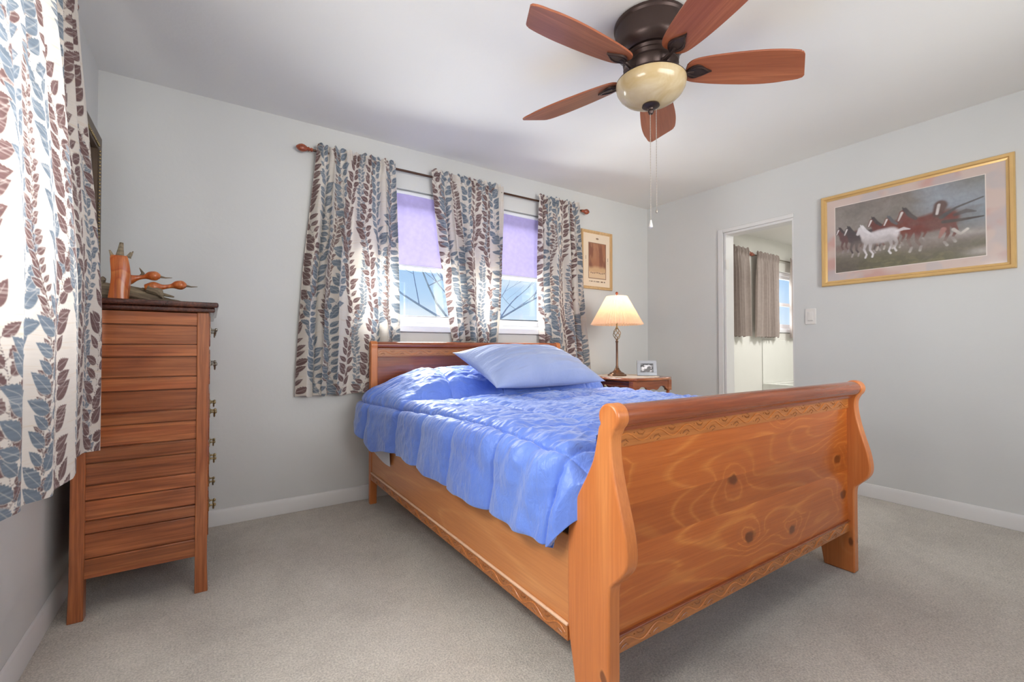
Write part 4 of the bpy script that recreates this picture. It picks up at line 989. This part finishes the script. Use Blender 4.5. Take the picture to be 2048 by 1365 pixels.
horse(.09, .50, .42, (96, 56, 56), (60, 50, 54), (150, 140, 140)); horse(.17, .46, .50, (66, 54, 60), (60, 56, 60), (170, 160, 156))
horse(.36, .52, .52, (110, 50, 44), (64, 56, 58), (210, 200, 190)); horse(.47, .50, .50, (120, 58, 44), (96, 98, 104), (214, 206, 198))
horse(.60, .50, .66, (118, 48, 38), (70, 64, 66), (210, 204, 196))
stroke([(.75, .57, .03), (.84, .66, .012), (.99, .73, .008)], 1, (66, 70, 74)); stroke([(.76, .50, .022), (.86, .49, .018), (.99, .49, .008)], 1, (56, 48, 46))
stroke([(.745, .72, .07), (.725, .62, .05)], 1, (84, 50, 44)); stroke([(.735, .735, .016), (.722, .62, .014)], 1, (230, 224, 220))
stroke([(.76, .40, .03), (.735, .30, .014)], 1, (196, 130, 120)); stroke([(.82, .38, .02), (.86, .31, .014), (.90, .36, .016)], 1, (226, 220, 212), .9)
horse(.275, .43, .52, (226, 220, 222), (238, 234, 236), (236, 232, 232), blaze=False)
ov(sst(.30, .7, fbm(s_*3+9, t_*6, 41, 3))*np.exp(-((t_-.30)/.13)**2), (146, 134, 124), .75)
ov(sst(.4, .7, fbm(s_*5+3, t_*5, 47, 3)), (120, 108, 104), .35)
I = I*.86+lin(140, 132, 126)*.14
for _ in range(2): I[1:-1] = (I[:-2]+I[1:-1]*2+I[2:])/4; I[:, 1:-1] = (I[:, :-2]+I[:, 1:-1]*2+I[:, 2:])/4
I = I*(1+.22*(fbm(s_*60, t_*34, 77, 3)-.5))[..., None]
Cm = np.where(art[..., None], I, Cm)
edge = ((np.abs(s_-.5)*2 < 1.012)&(np.abs(t_-.5)*2 < 1.02)&~art)[..., None]; Cm = np.where(edge, lin(226, 214, 204), Cm)
# viewer sees +Y on the left, so the print runs along -Y
P = np.stack([np.full_like(A, XR-.010), hy1-.03-A, hz0+.03+B], -1)
grid_mesh('canvas_print', P, M['print'], hp, col=Cm, smooth=False)
MB().box(XR-.008, XR-.001, hy0+.02, hy1-.02, hz0+.02, hz1-.02).build('backing_board', M['black'], hp)

# sepia print on the back wall, right of the curtains
sp_ = thing('sepia_picture', (3.03, D, 1.56), 'pale wood framed sepia print on the back wall above the lamp', 'picture')
sx0, sx1, sz0, sz1 = 2.822, 3.217, 1.565, 2.113
mb = MB(); frame_ring(mb, lambda a, z, d: (a, D-d, z), sx0, sx1, sz0, sz1, .028, .001, .022); mb.build('frame', M['oakframe'], sp_, smooth=True, ang=20)
nu, nv = 200, 280; A, B = np.meshgrid(np.linspace(0, 1, nu), np.linspace(0, 1, nv), indexing='ij')
Cm = lin(238, 218, 192)[None, None]*np.ones((nu, nv, 1))
s_ = (A-.22)/.60; t_ = (B-.17)/.64; art = (s_ > 0)&(s_ < 1)&(t_ > 0)&(t_ < 1)
I = np.zeros((nu, nv, 3)); I[:] = lin(168, 112, 82); asp = .62
ov(sst(.35, .65, fbm(s_*5, t_*2.2, 5, 4)), (132, 82, 62), .9); ov(sst(.42, .30, t_+.08*fbm(s_*4, t_, 2, 2)), (206, 168, 128), 1); ov(sst(.22, .12, t_), (226, 196, 160), .9)
ov(sst(.5, .6, fbm(s_*9, t_*3, 15, 3))*sst(.4, .6, t_), (182, 132, 98), .5)
for i in range(9): ell(.12+.1*i, .15+.01*math.sin(i*5), .016, .022, 0, (86, 56, 46), .9)
Cm = np.where(art[..., None], I, Cm)
rimm = ((s_ > -.035)&(s_ < 1.035)&(t_ > -.02)&(t_ < 1.02)&~art)[..., None]; Cm = np.where(rimm, lin(150, 112, 86), Cm)
tx = (np.abs(B-.105) < .010)&(A > .22)&(A < .80)&(hsh(np.floor(A*70), 0*B, 3) > .35); Cm = np.where(tx[..., None], lin(120, 96, 76), Cm)
tx = (np.hypot((A-.52)/1.0*.7, (B-.90)*2.2) < .035); Cm = np.where(tx[..., None], lin(140, 112, 88), Cm)
for xx in (.11, .91):
    tx = (np.abs(A-xx) < .008)&(np.abs(B-.52) < .06)&(hsh(np.floor(B*90), 0*A, 3) > .3); Cm = np.where(tx[..., None], lin(150, 122, 98), Cm)
P = np.stack([sx0+.02+A*(sx1-sx0-.04), np.full_like(A, D-.008), sz0+.02+B*(sz1-sz0-.04)], -1)
grid_mesh('print', P, M['print'], sp_, col=Cm, smooth=False)
MB().box(sx0+.015, sx1-.015, D-.007, D-.001, sz0+.015, sz1-.015).build('backing_board', M['black'], sp_)

# light switch
sw = thing('light_switch', (XR, 1.58, 1.25), 'white rocker light switch on the right wall between doorway and horse painting', 'light switch')
MB().box(XR-.007, XR-.0005, 1.543, 1.617, 1.192, 1.310).build('plate', M['white'], sw, bevel=.003)
MB().prism([(XR-.007, 1.216), (XR-.0125, 1.222), (XR-.009, 1.283), (XR-.007, 1.286)], 1, 1.562, 1.598).build('rocker', M['white'], sw, bevel=.001)

# ================================================================== ceiling fan
FX, FY, FZ, FR = 1.610, 1.310, 2.236, .66
fan = thing('ceiling_fan', (FX, FY, H), 'bronze hugger ceiling fan with five reddish wood blades and an alabaster bowl light', 'ceiling fan')
MB().lathe([(.150, 0), (.158, -.006), (.158, -.018), (.152, -.026), (.152, -.10), (.146, -.118), (.125, -.135), (.118, -.140)], (FX, FY, H), 48).build('canopy', M['bronze'], fan, smooth=True)
MB().lathe([(.110, -.138), (.118, -.150), (.112, -.160), (.120, -.170), (.112, -.182), (.118, -.194), (.105, -.206), (.098, -.225), (.104, -.238), (.090, -.244), (.112, -.248), (.143, -.252), (.150, -.260), (.144, -.264), (.0001, -.262)], (FX, FY, H), 48).build('motor', M['bronze'], fan, smooth=True)
bz = H-.262
mb = MB(); pr = [(.149, 0), (.150, -.008), (.146, -.028), (.135, -.048), (.114, -.068), (.086, -.083), (.050, -.094), (.020, -.098), (.0001, -.0985)]
mb.lathe(pr, (FX, FY, bz), 56); mb.f = [f for f in mb.f if len(f) == 4]; mb.m = [0]*len(mb.f)
bo = mb.build('bowl_light', M['bowl'], fan, smooth=True)
MB().lathe([(.036, -.098), (.038, -.104), (.028, -.110), (.012, -.113), (.010, -.120), (.013, -.128), (.009, -.138), (.0001, -.142)], (FX, FY, bz), 24).build('bowl_finial', M['bronze'], fan, smooth=True)
def blade_pts():
    L0, L1 = .185, FR; up = []
    for r, w in ((.150, .030), (.165, .050), (.20, .064), (.28, .077), (.38, .086), (.48, .090), (.56, .086), (.61, .078)): up.append((r, w))
    a = cr_spline(up, 4)
    tip = [(.640, .060), (.655, .046)]
    tipl = [(.622, -.066)]
    out = [(r, -w) for r, w in a]
    out[-1] = (.598, -.077)
    return out+[(.612, -.074), (.622, -.064), (.678, .048), (.676, .060), (.660, .069), (.640, .074)]+[(r, w) for r, w in a[::-1]]
bp = blade_pts()
for k in range(5):
    A_ = math.radians(106.5+72*k); ca, sa = math.cos(A_), math.sin(A_); tl_ = math.radians(-13); zz = FZ
    def xf(p, ca=ca, sa=sa):
        x, y, z = p; y2 = y*math.cos(tl_)-z*math.sin(tl_); z2 = y*math.sin(tl_)+z*math.cos(tl_)
        return Vector((x*ca-y2*sa, x*sa+y2*ca, z2))
    # blade mesh kept in its own axes so the grain follows the blade
    mb = MB().prism(bp, 2, -.004, .004); me_o = mb.build('blade', M['blade'], None, bevel=.002)
    me_o.parent = fan; me_o.location = Vector((0, 0, FZ-H)); me_o.rotation_euler = (Matrix.Rotation(A_, 3, 'Z')@Matrix.Rotation(tl_, 3, 'X')).to_euler()
    # blade iron: arm and leaf-shaped plate under the blade
    ib = MB()
    ib.tube([(.098, 0, -.012), (.125, 0, -.018), (.155, .004, -.012), (.185, 0, -.009)], [.011, .010, .008, .007], 8)
    leafp = [(.150, 0)]+[(.150+.10*t, .034*math.sin(PI*t**.8)) for t in (.12, .25, .4, .55, .7, .85)]+[(.262, .0)]+[(.150+.10*t, -.034*math.sin(PI*t**.8)) for t in (.85, .7, .55, .4, .25, .12)]
    ib.prism(leafp, 2, -.012, -.0045)
    for sg in (-1, 1): ib.tube([(.150+.10*t, sg*.024*math.sin(PI*t), -.013) for t in (0, .15, .3, .5, .7, .85, 1)], .003, 6)
    io = ib.build('blade_iron', M['bronze'], None, smooth=True, ang=40); io.parent = me_o
def pull(x, y, z0, z1, drop):
    o = MB().tube([(x, y, z0), (x, y, z1)], .0014, 6)
    i = z0-.01
    while i > z1: o.ball((x, y, i), .0022, n=6, m=4); i -= .012
    o = o.build('pull_chain', M['chain'], fan, smooth=True)
    if drop: MB().lathe([(.0001, 0), (.004, -.003), (.005, -.012), (.009, -.026), (.009, -.034), (.0001, -.040)], (x, y, z1), 12).build('pendant', M['white'], o, smooth=True)
    else: MB().ball((x, y, z1-.006), .005, .005, .009).build('pendant', M['chain'], o, smooth=True)
pull(FX-.004, FY, bz-.14, 1.578, True)
pull(FX+.030, FY-.005, bz-.10, 1.625, False)

# ================================================================== bathroom seen through the doorway
GB = 'taupe curtains in the bathroom'
c = back_curtain('bathroom_curtain', 4.60, 5.50, 4.60, 5.50, 4.60, 5.525, 2.245, 1.7, 1.155, 8, 51, '', y=3.015, gather=1.3, mat=M['taupe'], pattern=False, amp=.03); tag(c, 'taupe bathroom curtain seen at the left side of the doorway', 'curtain', GB)
c = back_curtain('bathroom_curtain', 5.71, 6.25, 5.70, 6.25, 5.67, 6.285, 2.235, 1.7, 1.155, 7, 52, '', y=3.015, gather=1.3, mat=M['taupe'], pattern=False, amp=.028); tag(c, 'taupe bathroom curtain in the middle of the doorway, left of the bathroom window', 'curtain', GB)
c = back_curtain('bathroom_curtain', 6.53, 7.1, 6.53, 7.1, 6.52, 7.1, 2.235, 1.7, 1.155, 7, 53, '', y=3.015, gather=1.3, mat=M['taupe'], pattern=False, amp=.028); tag(c, 'taupe bathroom curtain at the right edge of the doorway, right of the bathroom window', 'curtain', GB)
rod(4.55, 5.52, 3.045, 2.20, 'copper-ended curtain rod on the left in the bathroom', mat='copper', brk=(5.5,))
rod(5.70, 7.2, 3.045, 2.192, 'curtain rod over the bathroom window', mat='nickel', brk=(5.72,))
tb = thing('bathtub', (6.9, 2.7, 0), 'white built-in bathtub with high ledge seen through the doorway', 'bathtub')
mb = MB(); x0, x1, y0, y1, z1 = 5.95, 7.98, 2.28, D-.013, .56
mb.box(x0, x1, y0, y0+.09, 0, z1).box(x0, x1, y1-.09, y1, 0, z1).box(x0, x0+.09, y0+.09, y1-.09, 0, z1).box(x1-.09, x1, y0+.09, y1-.09, 0, z1)
mb.build('tub_rim', M['tub'], tb, bevel=.008)
MB().box(x0+.09, x1-.09, y0+.09, y1-.09, .10, .14).build('tub_floor', M['tub'], tb)
MB().box(x0+.0, x1, y1-.012, y1-.001, z1, 1.12).build('surround_panel', M['tub'], tb, bevel=.004)
